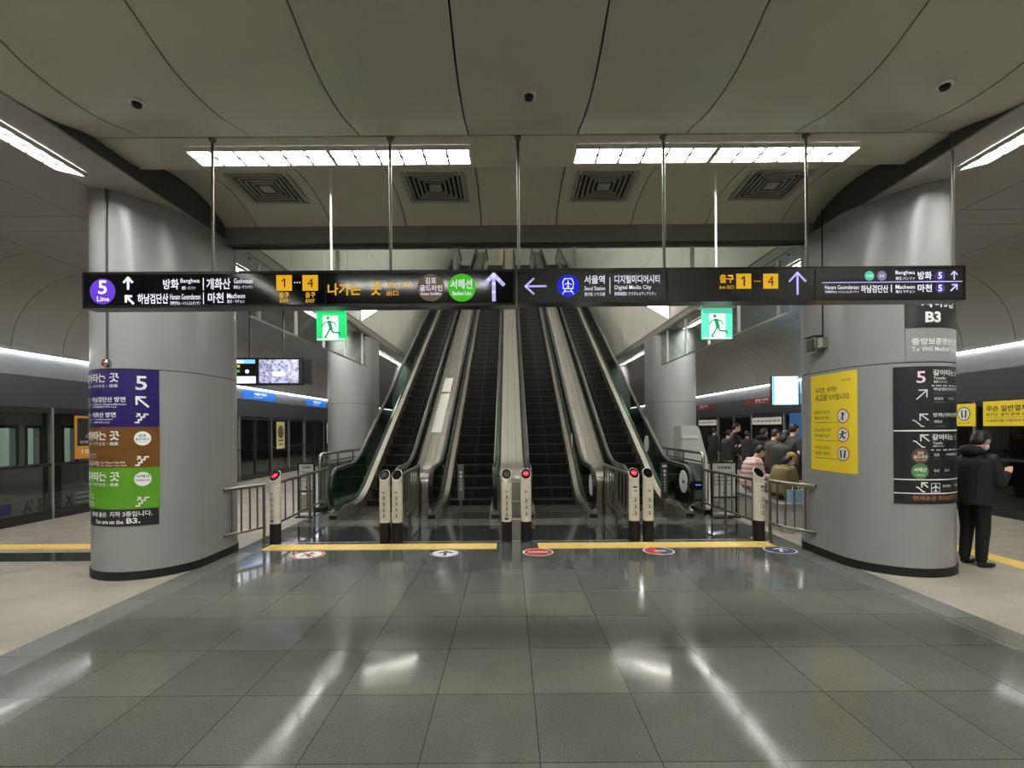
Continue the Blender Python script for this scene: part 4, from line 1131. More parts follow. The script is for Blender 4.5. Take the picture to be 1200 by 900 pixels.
# boxes fixed to the columns
t = thing('alarm_bell', 'small round silver bell on the left column above the purple panel', 'bell', colmap(*CL)(-.075, 2.40, .0))
MB().lathe([(.045, 0), (.045, -.02), (.04, -.045), (.02, -.058), (0, -.06)], (0, 0, 0), 18, 'y').build('dome', M_STEEL, t, smooth=True)
MB().lathe([(0, -.0605), (.012, -.0605), (.012, -.066), (0, -.066)], (0, 0, 0), 12, 'y').build('red_light', M_RED, t)
MB().tube([(0, -.014, .04), (0, -.014, 1.98)], .009, 8).build('conduit', M_BEAMD, t, smooth=True)
p = (CR[0] - RP, 6.28, 2.66)
t = thing('call_box', 'grey speaker box with dark hood on the right column, above the yellow poster', 'speaker', p)
m = MB(); m.box(-.10, -.085, -.085, -.0, .085, .12); m.build('case', M_STEELL, t)
m = MB(); m.box(-.115, -.065, -.06, -.1005, .065, .095); m.build('grille', M_BEAMD, t)
MB().box(-.13, -.1, .121, 0, .09, .135).build('hood', M_FRAMED, t)
MB().box(-.075, -.19, -.03, -.0, -.1, .09).build('junction_box', M_STEELL, t)
MB().tube([(-.03, -.13, .0905), (-.03, -.13, 1.70)], .009, 8).build('conduit', M_FRAMED, t, smooth=True)

# ------------------------------------------------------------------ bollards
M_PLATE = mat('bollard_label', (178, 164, 96), .4)
def make_bollard():
    r = .077
    t = thing('bollard', 'x', 'bollard', group='slant-topped barrier bollards before the escalators')
    MB().lathe([(0, .0), (r + .002, 0), (r + .002, .295), (0, .295)], n=22).build('black_foot', M_BLACK, t, smooth=True)
    m = MB(); n = 22
    rings = [(.2951, 0), (.84, 0), (.845, -.004), (.855, -.004), (.86, 0), (.868, 0), (.873, -.004), (.883, -.004), (.888, 0)]
    vs = []; fs = []
    for z, d in rings:
        for k in range(n):
            a = 2 * PI * k / n; vs.append(((r + d) * math.cos(a), (r + d) * math.sin(a), z))
    for k in range(n):           # slanted top, low towards the hall
        a = 2 * PI * k / n; vs.append((r * math.cos(a), r * math.sin(a), .98 + .075 * math.sin(a)))
    R = len(rings) + 1
    for i in range(R - 1):
        for k in range(n): fs.append([i * n + k, i * n + (k + 1) % n, (i + 1) * n + (k + 1) % n, (i + 1) * n + k])
    fs.append(list(range((R - 1) * n, R * n))); fs.append(list(range(n))[::-1])
    m.add(vs, fs); m.build('post', M_IVORY, t, smooth=True, angle=35)
    # dark oval lens on the slanted face, wrapping down at the front
    m = MB(); vs = []
    for i in range(24):
        a = 2 * PI * i / 24; vs.append((.066 * math.cos(a), .066 * math.sin(a), .0))
    T = Matrix.Translation((0, -.0, .98)) @ Matrix.Rotation(math.atan(.075 / r), 4, 'X') @ Matrix.Scale(1.32, 4, (0, 1, 0))
    a1 = [T @ Vector((v[0], v[1], .002)) for v in vs]; a2 = [T @ Vector((v[0], v[1], .012)) for v in vs]
    m.add(a1 + a2, [list(range(24))[::-1], list(range(24, 48))] + [[i, (i + 1) % 24, 24 + (i + 1) % 24, 24 + i] for i in range(24)])
    m.build('lens', M_BLACKG, t, smooth=True, angle=35)
    fn = lambda u, v, h: Vector(((r + .0005 + h) * math.sin(u / r), -(r + .0005 + h) * math.cos(u / r), v))
    return t, fn, T
proto, bfn, BT = make_bollard()
BOLL = [(-3.41, 7.13, 'red', 4, 'red-topped bollard at the end of the railing beside the left column'),
        (-1.825, 7.16, 'dark', 4, 'dark-topped bollard left of two, before the outermost left escalator'), (-1.645, 7.16, 'dark', 4, 'dark-topped bollard joined to the short railing between the left escalators'),
        (-.05, 7.18, 'dark', 5, 'dark-topped bollard of the middle pair, before the wide steel cladding'), (.235, 7.18, 'red', 3, 'red-topped bollard of the middle pair, before the wide steel cladding'),
        (1.815, 7.18, 'red', 3, 'red-topped bollard joined to the short railing between the right escalators'), (2.02, 7.18, 'dark', 3, 'dark-topped bollard right of two, before the outermost right escalator'),
        (3.61, 7.12, 'dark', 3, 'dark-topped bollard at the end of the railing beside the right column')]
for i, (x, y, top, nl, lab) in enumerate(BOLL):
    o = proto if i == 0 else thing('bollard', lab, 'bollard', group='slant-topped barrier bollards before the escalators')
    if i:
        for ch in [c for c in bpy.data.objects if c.parent == proto and c.name.split('.')[0] in ('black_foot', 'post', 'lens')]:
            c = ch.copy(); COL.objects.link(c); c.parent = o
    o['label'] = lab
for i, (x, y, top, nl, lab) in enumerate(BOLL):
    o = [q for q in bpy.data.objects if q.get('label') == lab][0]
    o.location = (x, y, 0); o.rotation_euler.z = (-.25 if i == 0 else .25 if i == 7 else 0)
    P = Print(bfn, .0007)
    P2 = Print(lambda u, v, h: BT @ Vector((u, v / 1.0, .0122 + h)), .0006)
    if top == 'red':
        P2.disc('red_disc', M_REDLAMP, 0, 0, .046, .04, n=16); P2.rect('disc_bar', mat('pink_white', (250, 190, 200), .5, emit=.3), -.022, -.006, .022, .006, 2)
    else:
        P2.ring('lens_mark', M_GRYT, 0, -.005, .04, .007, .036) if i in (1, 3) else None
        if i in (1, 3):
            for q in range(3): P2.rect('lens_mark', M_GRYT, -.022, -.02 + q * .012, .022, -.014 + q * .012)
    P2.build([c for c in bpy.data.objects if c.parent == o and c.name.startswith('lens')][0])
    P.rect('caption', M_GRYT, -.026, .72, .026, .73, n=3); P.rect('caption', M_GRYT, -.02, .737, .02, .747, n=3)
    for q in range(4 if nl >= 4 else 3):
        z = .655 - q * .085 if nl >= 4 else .60 - q * .095
        P.rect('pictogram_plate', M_PLATE, -.036, z - .036, .036, z + .036, n=4); P.lv = 2; P.rect('pictogram_plate', M_IVORY, -.031, z - .031, .031, z + .031, n=4)
        P.lv = 3; P.disc('pictogram', M_INK, .002, z + .018, .009); P.line('pictogram', M_INK, [(-.012, z - .022), (.003, z + .006), (.014, z - .024)], .009)
        P.line('pictogram', M_INK, [(.002, z + .002), (.02, z - .004)], .007); P.lv = 1
    if i in (0, 3): P.rect('blue_label', M_NAVY, -.028, .325, .028, .355, n=3)
    if i in (5, 7): P.rect('blue_label', M_NAVY, -.028, .775, .028, .80, n=3)
    P.build(o)

# ------------------------------------------------------------------ railings
def railing(name, label, pts, zt, zb, nb, posts, m=M_STEELD, ends=None):
    """two tubes with upright bars following pts (x, y); posts: fractions with a leg to the floor"""
    t = thing(name, label, 'railing', (pts[0][0], pts[0][1], 0))
    o = Vector((pts[0][0], pts[0][1], 0))
    V = [Vector((p[0], p[1], 0)) - o for p in pts]
    seg = [(V[i + 1] - V[i]).length for i in range(len(V) - 1)]; T = sum(seg)
    def at(f):
        d = f * T
        for i, s in enumerate(seg):
            if d <= s + 1e-6: return V[i].lerp(V[i + 1], d / s)
            d -= s
        return V[-1]
    up = Vector((0, 0, 1))
    MB().tube([v + up * zt for v in V], .025, 12).build('top_rail', m, t, smooth=True)
    MB().tube([v + up * zb for v in V], .019, 10).build('bottom_rail', m, t, smooth=True)
    for i in range(nb):
        f = (i + 1) / (nb + 1); p = at(f)
        MB().tube([p + up * zb, p + up * zt], .0125, 8).build('bar', m, t, smooth=True)
    for f in posts:
        p = at(f)
        b = MB(); b.tube([p, p + up * zt], .021, 12); b.lathe([(0, 0), (.05, 0), (.05, .008), (.022, .016), (0, .016)], tuple(p), 14); b.build('post', m, t, smooth=True)
    return t
railing('railing', 'short curved steel railing from the left column to the red-topped bollard', [(-3.735, 6.40), (-3.70, 6.52), (-3.60, 6.72), (-3.53, 6.95), (-3.52, 7.02)], .87, .27, 4, [1.0])
railing('railing', 'long steel railing from the left red-topped bollard back to the escalator', [(-3.45, 7.26), (-3.56, 8.6), (-3.68, 9.98)], .87, .27, 7, [0, .55, 1.0])
railing('railing', 'short curved steel railing from the dark-topped bollard to the right column', [(3.72, 7.02), (3.74, 6.9), (3.80, 6.66), (3.92, 6.42), (3.958, 6.34)], .87, .27, 4, [0.0])
railing('railing', 'long steel railing from the right dark-topped bollard back past the white notice', [(3.60, 7.26), (3.57, 8.2), (3.54, 9.0)], .87, .27, 7, [0, .5, 1.0])
railing('railing', 'short barred railing between the two left escalators', [(-1.645, 7.27), (-1.70, 8.4), (-1.72, 9.28)], .95, .25, 8, [.5, 1.0])
railing('railing', 'short barred railing between the two right escalators', [(1.80, 7.29), (1.79, 8.4), (1.79, 9.28)], .95, .25, 8, [.5, 1.0])
t = thing('cross_bars', 'three thin steel bars joining the middle pair of bollards', 'barrier', (.09, 7.18, 0))
for z in (.32, .58, .86): MB().tube([(-.063, 0, z), (.068, 0, z)], .008, 8).build('bar', M_STEELL, t, smooth=True)
def guard(label, x0, y0, x1, y1, zt):
    t = thing('glass_guard_rail', label, 'railing', (x0, y0, 0))
    d = Vector((x1 - x0, y1 - y0, 0)); up = Vector((0, 0, 1))
    n = [Vector((0, 0, 0)), d * .02 + up * 0]
    MB().tube([up * .0, up * (zt - .12), up * (zt - .04) + d * .006, up * zt + d * .025, up * zt + d], .034, 12).build('top_rail', M_STEEL, t, smooth=True)
    MB().tube([d * .012 + up * (zt - .17), d + up * (zt - .17)], .02, 10).build('mid_rail', M_STEEL, t, smooth=True)
    u = d.normalized(); nrm = Vector((-u.y, u.x, 0)) * .006
    g = MB(); a, b = d * .03 + up * .1, d * .98 + up * .1; h = up * (zt - .32)
    g.add([a - nrm, b - nrm, b - nrm + h, a - nrm + h, a + nrm, b + nrm, b + nrm + h, a + nrm + h], [[0, 1, 2, 3], [4, 5, 6, 7], [0, 1, 5, 4], [1, 2, 6, 5], [2, 3, 7, 6], [3, 0, 4, 7]])
    g.build('glass_panel', M_GLASS, t)
    for f in (.33, .66, .985): MB().tube([d * f, d * f + up * (zt - .02)], .018, 10).build('post', M_STEEL, t, smooth=True)
    MB().box(-.08, -.12, 0, .10, .45, .09).build('foot_block', M_FRAMED, t)
guard('glass guard rail with a thick steel tube beside the outermost left escalator', -3.83, 9.9, -3.80, 13.0, 1.15)
guard('glass guard rail with a thick steel tube beside the outermost right escalator', 3.69, 9.35, 3.76, 12.8, 1.15)

# sign posts, notice stands, cabinet
def sign_post(label, x, y, dark):
    t = thing('sign_post', label, 'sign post', (x, y, 0))
    MB().lathe([(0, 0), (.045, 0), (.045, .008), (.028, .02), (.028, .38), (0, .38)], n=14).build('tube', M_STEELD, t, smooth=True)
    MB().box(-.055, -.03, .36, .055, .03, 1.0).build('plate', mat('post_dark' if dark else 'post_grey', (64, 60, 58) if dark else (106, 108, 106), .35, metal=.3), t)
    P = Print(lambda u, v, h: Vector((u, -.0305 - h, v)), .0008)
    for z in (.86, .79):
        P.disc('pictogram', W_, 0, z, .026); P.line('pictogram', M_RED, [(-.016, z - .016), (.016, z + .016)], .006, 2)
    if dark: P.rect('pictogram', W_, -.04, .93, .04, .97)
    for i, ch in enumerate('손잡이를' if not dark else '유모차금지'): P.text('lettering', W_, ch, -.02, .70 - i * .055, .02, .74 - i * .055, .012)
    P.build(t)
sign_post('slim grey sign post standing before the escalator left of the steel middle', -.885, 8.90, False)
sign_post('slim dark sign post standing before the outermost right escalator', 2.80, 8.90, True)
def notice(label, x, y, w, z0, z1, rz):
    t = thing('notice_stand', label, 'notice board', (x, y, 0), rz)
    f = MB(); h = w / 2
    f.box(-h - .03, 0, z0 - .03, -h, .03, z1 + .03); f.box(h, 0, z0 - .03, h + .03, .03, z1 + .03); f.box(-h, 0, z1, h, .03, z1 + .03); f.box(-h, 0, z0 - .03, h, .03, z0)
    f.box(-h - .03, 0, 0.02, -h, .03, z0 - .03); f.box(h, 0, .02, h + .03, .03, z0 - .03)
    f.build('frame', M_FRAMED, t)
    MB().box(-h - .03, -.14, 0, h + .03, .09, .02).build('foot', M_FRAMED, t)
    MB().box(-h, .008, z0, h, .024, z1).build('board', M_PAPER, t)
    MB().box(-h, .01, .08, h, .02, z0 - .08).build('lower_board', mat('pale_panel', (176, 176, 170), .5), t)
    P = Print(lambda u, v, hh: Vector((u, .0075 - hh, v)), .0008)
    H = z1 - z0
    P.text('lettering', M_INK, '안내말씀', -h * .6, z1 - H * .17, h * .6, z1 - H * .08, .03)
    for i in range(4): P.text('lettering', M_INK, ['에스컬레이터 이용시', '손잡이를 꼭 잡고', '안전하게 이용하여', '주시기 바랍니다'][i], -h * .85, z1 - H * (.33 + .11 * i), h * (.8 - .1 * (i % 2)), z1 - H * (.27 + .11 * i), .02)
    P.disc('emblem', M_NAVY, 0, z0 + H * .12, .018)
    P.build(t)
notice('small white notice stand behind the left long railing', -3.86, 9.3, .27, .50, 1.0, 0)
notice('larger white notice stand behind the right long railing', 3.93, 9.0, .42, .37, .98, 0)
t = thing('equipment_cabinet', 'pale grey cabinet with sloping side beside the second right column', 'cabinet', (4.04, 10.9, 0))
MB().prism([(-.22, .05), (.36, .05), (.36, .9), (.19, 1.58), (.12, 1.68), (-.22, 1.68)], 'y', 0, .5).build('body', mat('cabinet_grey', (196, 196, 190), .4), t)
MB().box(-.2, -.006, .1, .15, -.0005, 1.35).build('door', MATS['cabinet_grey'], t)
MB().box(-.2, -.02, 1.40, .15, -.0005, 1.46).build('ledge', M_WHITE, t)
MB().box(-.2, .03, 0, .34, .47, .05).build('plinth', M_BLACK, t)

# ------------------------------------------------------------------ round stickers on the floor
def floor_sticker(label, x, y, kind):
    t = thing('floor_sticker', label, 'floor sticker', (x, y, .0015))
    P = Print(lambda u, v, h: Vector((u, v, h)), .0006); r = .205
    ink = M_RED if kind in ('nowalk', 'red', 'half') else M_NAVY
    P.disc('rim', W_, 0, 0, r, n=28)
    P.lv = 2
    if kind == 'nowalk':
        P.ring('red_ring', M_RED, 0, 0, r - .008, .03)
        P.lv = 3; P.disc('figure', M_INK, .01, .09, .026); P.line('figure', M_INK, [(.01, .06), (-.01, -.02), (.05, -.10)], .035); P.line('figure', M_INK, [(-.01, -.02), (-.07, -.09)], .03); P.line('figure', M_INK, [(-.07, .0), (.0, .05), (.07, .03)], .025)
        P.lv = 4; P.line('red_ring', M_RED, [(-.12, .12), (.12, -.12)], .022)
    elif kind == 'arrow':
        P.ring('blue_ring', M_NAVY, 0, 0, r - .004, .028); P.arrow('arrow', M_NAVY, 0, -.005, .105, 0, .045)
    elif kind == 'red':
        P.disc('red_field', M_RED, 0, 0, r - .02, n=24); P.lv = 3; P.rect('white_bar', W_, -.13, -.035, .13, .035)
        P.lv = 4; P.text('lettering', M_RED, '진입금지', -.11, -.022, .11, .022, .02)
    elif kind == 'half':
        for i in range(20):
            a = -PI / 2 + PI * i / 20; b = -PI / 2 + PI * (i + 1) / 20; q = r - .02
            for sgn, part, mm in ((-1, 'red_field', M_RED), (1, 'blue_field', M_NAVY)):
                P.poly(part, mm, [(0, q * math.sin(a)), (sgn * q * math.cos(a), q * math.sin(a)), (sgn * q * math.cos(b), q * math.sin(b)), (0, q * math.sin(b))])
        P.lv = 3; P.rect('white_bar', W_, -.06, -.03, .10, .02)
    else:
        P.disc('blue_field', M_NAVY, 0, 0, r - .018, n=24); P.lv = 3; P.arrow('arrow', W_, .01, 0, .10, .4, .035)
    P.build(t)
floor_sticker('round no-walking floor sticker before the outermost left escalator', -2.66, 6.47, 'nowalk')
floor_sticker('round white floor sticker with blue arrow before the escalator left of centre', -.86, 6.50, 'arrow')
floor_sticker('round red floor sticker with white bar before the escalator right of centre', .37, 6.53, 'red')
floor_sticker('round half red half blue floor sticker before the right bollard pair', 1.98, 6.55, 'half')
floor_sticker('round blue floor sticker with white arrow nearest the right column', 3.60, 6.55, 'blue')
# ------------------------------------------------------------------ display hanging over the left platform
E_SCR = mat('screen_black', (8, 9, 12), .2)
E_SW = mat('screen_white', (225, 235, 245), .4, emit=.85)
E_SB = mat('screen_cyan', (120, 190, 235), .4, emit=.8)
E_SG = mat('screen_green', (60, 200, 90), .4, emit=.7)
E_SY = mat('screen_yellow', (230, 220, 90), .4, emit=.7)
def pict_mat():
    m = bpy.data.materials.new('screen_picture'); m.use_nodes = True; nt = m.node_tree; b = nt.nodes['Principled BSDF']
    tc = nt.nodes.new('ShaderNodeTexCoord'); n = nt.nodes.new('ShaderNodeTexVoronoi'); n.inputs['Scale'].default_value = 14
    r = nt.nodes.new('ShaderNodeValToRGB')
    r.color_ramp.elements[0].color = (.02, .025, .09, 1); r.color_ramp.elements[1].color = (.55, .55, .8, 1); r.color_ramp.elements[1].position = .8
    nt.links.new(tc.outputs['Object'], n.inputs['Vector']); nt.links.new(n.outputs['Distance'], r.inputs[0])
    nt.links.new(r.outputs[0], b.inputs['Emission Color']); nt.links.new(r.outputs[0], b.inputs['Base Color']); b.inputs['Emission Strength'].default_value = .5
    return m
t = thing('train_display', 'black twin-screen train display hanging from two rods over the left platform', 'display', (-5.75, 11.2, 2.68), .04)
MB().box(-1.05, 0, 0, 1.02, .1, .62).build('housing', M_BLACK, t)
MB().box(1.03, .03, .03, 1.2, .12, .58).build('side_speaker', M_FRAMED, t)
MB().box(-1.01, -.006, .035, -.02, -.0005, .585).build('timetable_screen', E_SCR, t)
MB().box(.045, -.006, .045, .93, -.0005, .58).build('video_screen', pict_mat(), t)
P = Print(lambda u, v, h: Vector((u, -.0065 - h, v)), .001)
P.rect('timetable_band', E_SB, -1.0, .49, -.04, .58); P.rect('timetable_strip', E_SW, -1.0, .04, -.03, .20)
P.lv = 2; P.rect('timetable_band', E_SW, -.78, .50, -.3, .57)
P.text('lettering', E_SY, '서울역행', -.65, .40, -.38, .46, .02); P.text('lettering', E_SG, '4분 후', -.62, .28, -.38, .35, .02); P.disc('lettering', E_SW, -.22, .31, .045)
P.line('route_line', M_GRYT, [(-.95, .12), (-.08, .12)], .012); P.text('route_name', M_INK, '김포공항', -.52, .14, -.42, .165, .01); P.text('route_name', M_INK, '마곡나루', -.8, .07, -.7, .095, .01)
P.rect('caption_box', E_SW, .35, .2, .62, .3); P.text('caption', M_RED, '안전제일', .37, .22, .6, .28, .02)
P.build(t)
for x in (-.18, .58):
    MB().tube([(x, .05, .62), (x, .05, zz(2.75) - 2.68)], .02, 10).build('hanger_rod', M_BLACK, t, smooth=True)

# bright screen and signs on the door headers
t = thing('header_screen', 'bright white screen jutting from the right door header, behind the crowd', 'display', (XR - .42, 14.9, 2.30), 0)
MB().box(-.40, .0, 0, .40, .12, .88).build('housing', M_FRAMED, t)
MB().box(-.385, -.012, .015, .385, -.001, .865).build('screen', mat('screen_bright', (170, 224, 250), .4, emit=3.0), t)
P = Print(lambda u, v, h: Vector((u, -.0125 - h, v)), .001)
P.rect('white_block', mat('screen_bright_white', (250, 252, 252), .4, emit=1.5), 0.02, .35, .33, .5); P.rect('white_block', MATS['screen_bright_white'], .2, .62, .37, .75)
P.rect('teal_band', mat('screen_teal', (90, 200, 180), .4, emit=.8), -.38, .02, -.33, .86)
P.build(t)
M_HBLUE = mat('header_blue_lit', (30, 110, 205), .4, emit=.45)
M_HRED = mat('header_red', (110, 26, 40), .4, emit=.12)
def header_sign(name, label, sx, X, y0, y1, z0, z1, m, ko, en, group=None):
    t = thing(name, label, 'sign', (X - sx * .0005, (y0 + y1) / 2, z0), 0)
    L = (y1 - y0) / 2; H = z1 - z0
    d = -sx
    MB().box(min(0, d * .03), -L, 0, max(0, d * .03), L, H).build('panel', m, t)
    P = Print(lambda u, v, h: Vector((d * (.031 + h), -sx * u, v)), .002)
    P.text('lettering', E_WHITE if m is M_HBLUE else W_, ko, -L * .38, H * .50, L * .38, H * .82, .03)
    P.text('lettering', E_WHITE if m is M_HBLUE else W_, en, -L * .38, H * .26, L * .15, H * .40, .01)
    P.build(t); return t
header_sign('header_sign', 'blue lit destination sign over the nearer door, behind the hanging display', -1, XL, 15.9, 18.1, 2.68, 2.98, M_HBLUE, '서울역 방면', 'Seoul Station')
header_sign('header_sign', 'blue lit destination sign farther along, just before the second left column', -1, XL, 20.9, 23.1, 2.68, 2.98, M_HBLUE, '서울역 방면', 'Seoul Station')
header_sign('header_sign', 'dark red line sign on the right door header beside the bright screen', 1, XR, 15.9, 18.2, 2.42, 2.66, M_HRED, '방화 방면', 'Banghwa')
header_sign('header_sign', 'dark red line sign on the right door header next to the second column', 1, XR, 20.9, 23.4, 2.42, 2.66, M_HRED, '방화 방면', 'Banghwa')

def wall_poster(name, label, sx, X, y0, y1, z0, z1, m, art):
    t = thing(name, label, 'poster', (X - sx * .002, (y0 + y1) / 2, z0), 0)
    L = (y1 - y0) / 2; H = z1 - z0; d = -sx
    MB().box(min(0, d * .012), -L, 0, max(0, d * .012), L, H).build('sheet', m, t)
    P = Print(lambda u, v, h: Vector((d * (.0122 + h), -sx * u, v)), .0012)
    art(P, L, H); P.build(t)
def art_rings(P, L, H):
    for i in range(3):
        u = -L + (i + .5) * 2 * L / 3.0; r = .125
        P.disc('pictogram', W_, u, H * .55, r, lift=1); P.ring('dark_ring', M_INK, u, H * .55, r + .008, .016, lift=2)
        for q in (-1, 1): P.disc('pictogram', M_INK, u + q * .04, H * .55 + .05, .02, lift=3); P.line('pictogram', M_INK, [(u + q * .045, H * .55 + .02), (u + q * .03, H * .55 - .07)], .032, 3)
        P.text('lettering', M_INK, '닫히는 문', u - .12, H * .1, u + .12, H * .17, .005)
def art_text(P, L, H):
    P.text('lettering', M_INK, '무슨 일반열차 출입문', -L * .9, H * .58, L * .9, H * .82, .02)
    P.text('lettering', M_INK, '닫히는 열차 문에 무리한 승차는', -L * .9, H * .40, L * .9, H * .53, .01); P.rect('rule', M_INK, -L * .92, H * .335, L * .92, H * .345)
    P.text('lettering', M_INK, '다음열차를 이용하여 주시기 바랍니다', -L * .9, H * .16, L * .9, H * .27, .008)
wall_poster('screen_door_poster', 'yellow poster with ringed pictograms on the right screen doors beside the post', 1, XR, 9.25, 10.65, 1.63, 2.06, M_POSTER, art_rings)
wall_poster('screen_door_poster', 'yellow poster with black writing on the right screen doors above the person in black', 1, XR, 7.86, 9.10, 1.63, 2.08, M_POSTER, art_text)
def art_ad(P, L, H):
    P.rect('picture', M_INK, -L * .86, H * .30, L * .86, H * .95)
    P.lv = 2; P.disc('figure', M_GRYT, 0, H * .78, .07); P.line('figure', M_GRYT, [(0, H * .7), (.02, H * .45)], .12); P.line('figure', M_GRYT, [(-.12, H * .5), (0, H * .65), (.14, H * .55)], .05)
    P.text('lettering', W_, '안전한 하루', -L * .7, H * .36, L * .7, H * .42, .01)
    P.text('lettering', W_, '100%', -L * .6, H * .12, L * .6, H * .22, .02)
wall_poster('screen_door_poster', 'orange-framed poster with dark figure on the left screen doors beside the column', -1, XL, 9.75, 10.5, 1.10, 1.96, mat('poster_orange', (206, 140, 46), .4), art_ad)
def art_small(P, L, H):
    P.disc('picture', mat('poster_brown', (94, 70, 46), .5), 0, H * .62, L * .7, H * .24); P.rect('lettering', M_INK, -L * .6, H * .28, L * .6, H * .33); P.rect('lettering', M_INK, -L * .5, H * .14, L * .5, H * .18)
wall_poster('screen_door_poster', 'narrow cream poster on the left screen doors past the first door', -1, XL, 18.2, 18.85, .95, 1.96, mat('poster_cream', (208, 200, 140), .45), art_small)
wall_poster('screen_door_poster', 'narrow pale poster on the left screen doors next to the second column', -1, XL, 23.2, 23.7, 1.0, 1.96, M_PAPER, art_small)
def art_map(P, L, H):
    for i in range(7): P.disc('station_dot', M_NAVY, -L * .85 + i * L * .283, H * .5, .035)
    P.line('route', M_NAVY, [(-L * .9, H * .5), (L * .9, H * .5)], .02)
wall_poster('route_map', 'white route map strip over the right door behind the crowd', 1, XR, 15.85, 17.75, 1.72, 1.96, M_PAPER, art_map)
wall_poster('route_map', 'white route map strip over the right door near the second column', 1, XR, 20.85, 22.75, 1.72, 1.96, M_PAPER, art_map)
wall_poster('screen_door_poster', 'plain blue poster on the right screen doors under the bright screen', 1, XR, 13.2, 15.4, .9, 2.06, mat('poster_blue', (52, 108, 176), .4), lambda P, L, H: P.rect('white_band', M_PAPER, -L * .8, H * .2, -L * .2, H * .24))

# ------------------------------------------------------------------ the silver train behind the left doors
TX = -9.22
t = thing('train_car', 'silver train car with lit windows standing behind the left screen doors', 'train', (TX, 8.0, -.9))
MT = mat('train_silver', (150, 152, 150), .35, metal=.4)
E_IN = mat('train_interior_glow', (186, 204, 190), .6, emit=.6)  # wall colour that glows in place of the car's own lighting
zf = .9
m = MB()
wins = [(-4.1, -2.9), (-1.45, -.35), (.1, 1.16), (1.38, 1.62), (2.15, 2.42), (3.3, 4.3)]
z0, z1 = 1.02 + zf, 1.72 + zf
m.box(-.12, -6.5, .25, 0, 6.5, z0); m.box(-.12, -6.5, z1, 0, 6.5, 3.3)
ys = [-6.5] + [v for w in wins for v in w] + [6.5]
for a, b in zip(ys[::2], ys[1::2]): m.box(-.12, a, z0, 0, b, z1)
m.build('body_side', MT, t)
MB().box(-2.4, -6.5, .25, -2.3, 6.5, 3.3).build('far_side', E_IN, t); MB().box(-2.3, -6.5, .9, -.12, 6.5, .95).build('car_floor', M_BEAMD, t); MB().box(-2.3, -6.5, 3.2, -.12, 6.5, 3.25).build('car_ceiling', mat('train_ceiling', (220, 222, 216), .6, emit=1.5), t)  # far side and ceiling emit light themselves, no lamps are modelled inside
for a, b in wins:
    f = MB(); f.box(0, a - .05, z0 - .05, .012, b + .05, z0); f.box(0, a - .05, z1, .012, b + .05, z1 + .05); f.box(0, a - .05, z0, .012, a, z1); f.box(0, b, z0, .012, b + .05, z1)
    w = f.build('window_frame', M_BLACK, t)
    MB().box(-.06, a, z0, -.05, b, z1).build('glass_pane', M_DOORG, w)
for y in (-2.2, 1.885):
    d = MB(); d.box(.0005, y - .2, .5, .006, y - .008, 2.95); d.box(.0005, y + .008, .5, .006, y + .2, 2.95); d.build('train_door', mat('train_door_dark', (70, 72, 74), .35, metal=.4), t)
P = Print(lambda u, v, h: Vector((.0065 + h, u, v)), .001)
P.line('blue_swoosh', mat('train_blue', (36, 62, 150), .4), [(-.6, zf + .08), (0, zf + .12), (.5, zf + .20), (1.0, zf + .22)], .2)
for i, (ch, y) in enumerate([("A'", 1.28), ('R', 1.58), ('E', 1.86), ('X', 2.16)]):
    P.text('lettering', M_INK, ch, y, zf + .10, y + .2, zf + .34, .03)
for z in (.14, .24, .34): P.line('stripe', W_, [(2.44, zf + z), (3.4, zf + z)], .03)
P.build(t)
for y in (-4, 4): MB().box(-2.2, y - 1, -.3, -.2, y + 1, .25).build('bogie', M_BLACK, t)

# ------------------------------------------------------------------ bench, bag
t = thing('bench', 'pale long platform bench under the two seated people', 'bench', (4.53, 9.05, 0))
MB().box(-.26, -1.35, .38, .2, 1.35, .43).build('seat', mat('bench_grey', (150, 148, 142), .4), t)
MB().box(-.22, -1.30, .0, .16, 1.30, .379).build('plinth', mat('bench_side', (196, 194, 186), .5), t)
t = thing('tote_bag', 'pale blue tote bag standing on the near end of the bench', 'bag', (4.57, 7.86, .431))
M_BAG = mat('bag_blue', (150, 186, 208), .6)
MB().prism([(-.10, 0), (.10, 0), (.115, .2), (-.115, .2)], 'y', -.05, .05).build('body', M_BAG, t)
MB().tube([(-.05, 0, .195), (-.045, 0, .26), (0, 0, .285), (.045, 0, .26), (.05, 0, .195)], .006, 8).build('handle', M_WHITE, t, smooth=True)

# ------------------------------------------------------------------ people
def blend(mb, name, m, parent, voxel, smooth=4, ridges=0.0):
    """fuse overlapping rounded volumes into one continuous skin"""
    o = mb.build(name, m, parent)
    r = o.modifiers.new('fuse', 'REMESH'); r.mode = 'VOXEL'; r.voxel_size = voxel; r.adaptivity = 0
    if smooth: s = o.modifiers.new('soft', 'SMOOTH'); s.iterations = smooth; s.factor = .5
    me = bpy.data.meshes.new_from_object(o.evaluated_get(bpy.context.evaluated_depsgraph_get()))
    o.modifiers.clear(); old = o.data; o.data = me; bpy.data.meshes.remove(old)
    if ridges:
        for v in me.vertices:
            n = v.normal; v.co += Vector((n.x, n.y, n.z * .2)) * ridges * (abs(math.sin(v.co.z * PI / .085)) - .5)
    me.polygons.foreach_set('use_smooth', [True] * len(me.polygons))
    if not me.materials: me.materials.append(m)
    return o
def capsule(mb, a, b, ra, rb):
    a, b = Vector(a), Vector(b)
    mb.tube([a, a.lerp(b, .5), b], [ra, (ra + rb) / 2, rb], 10); mb.ball(a, ra, nu=10, nv=7); mb.ball(b, rb, nu=10, nv=7)
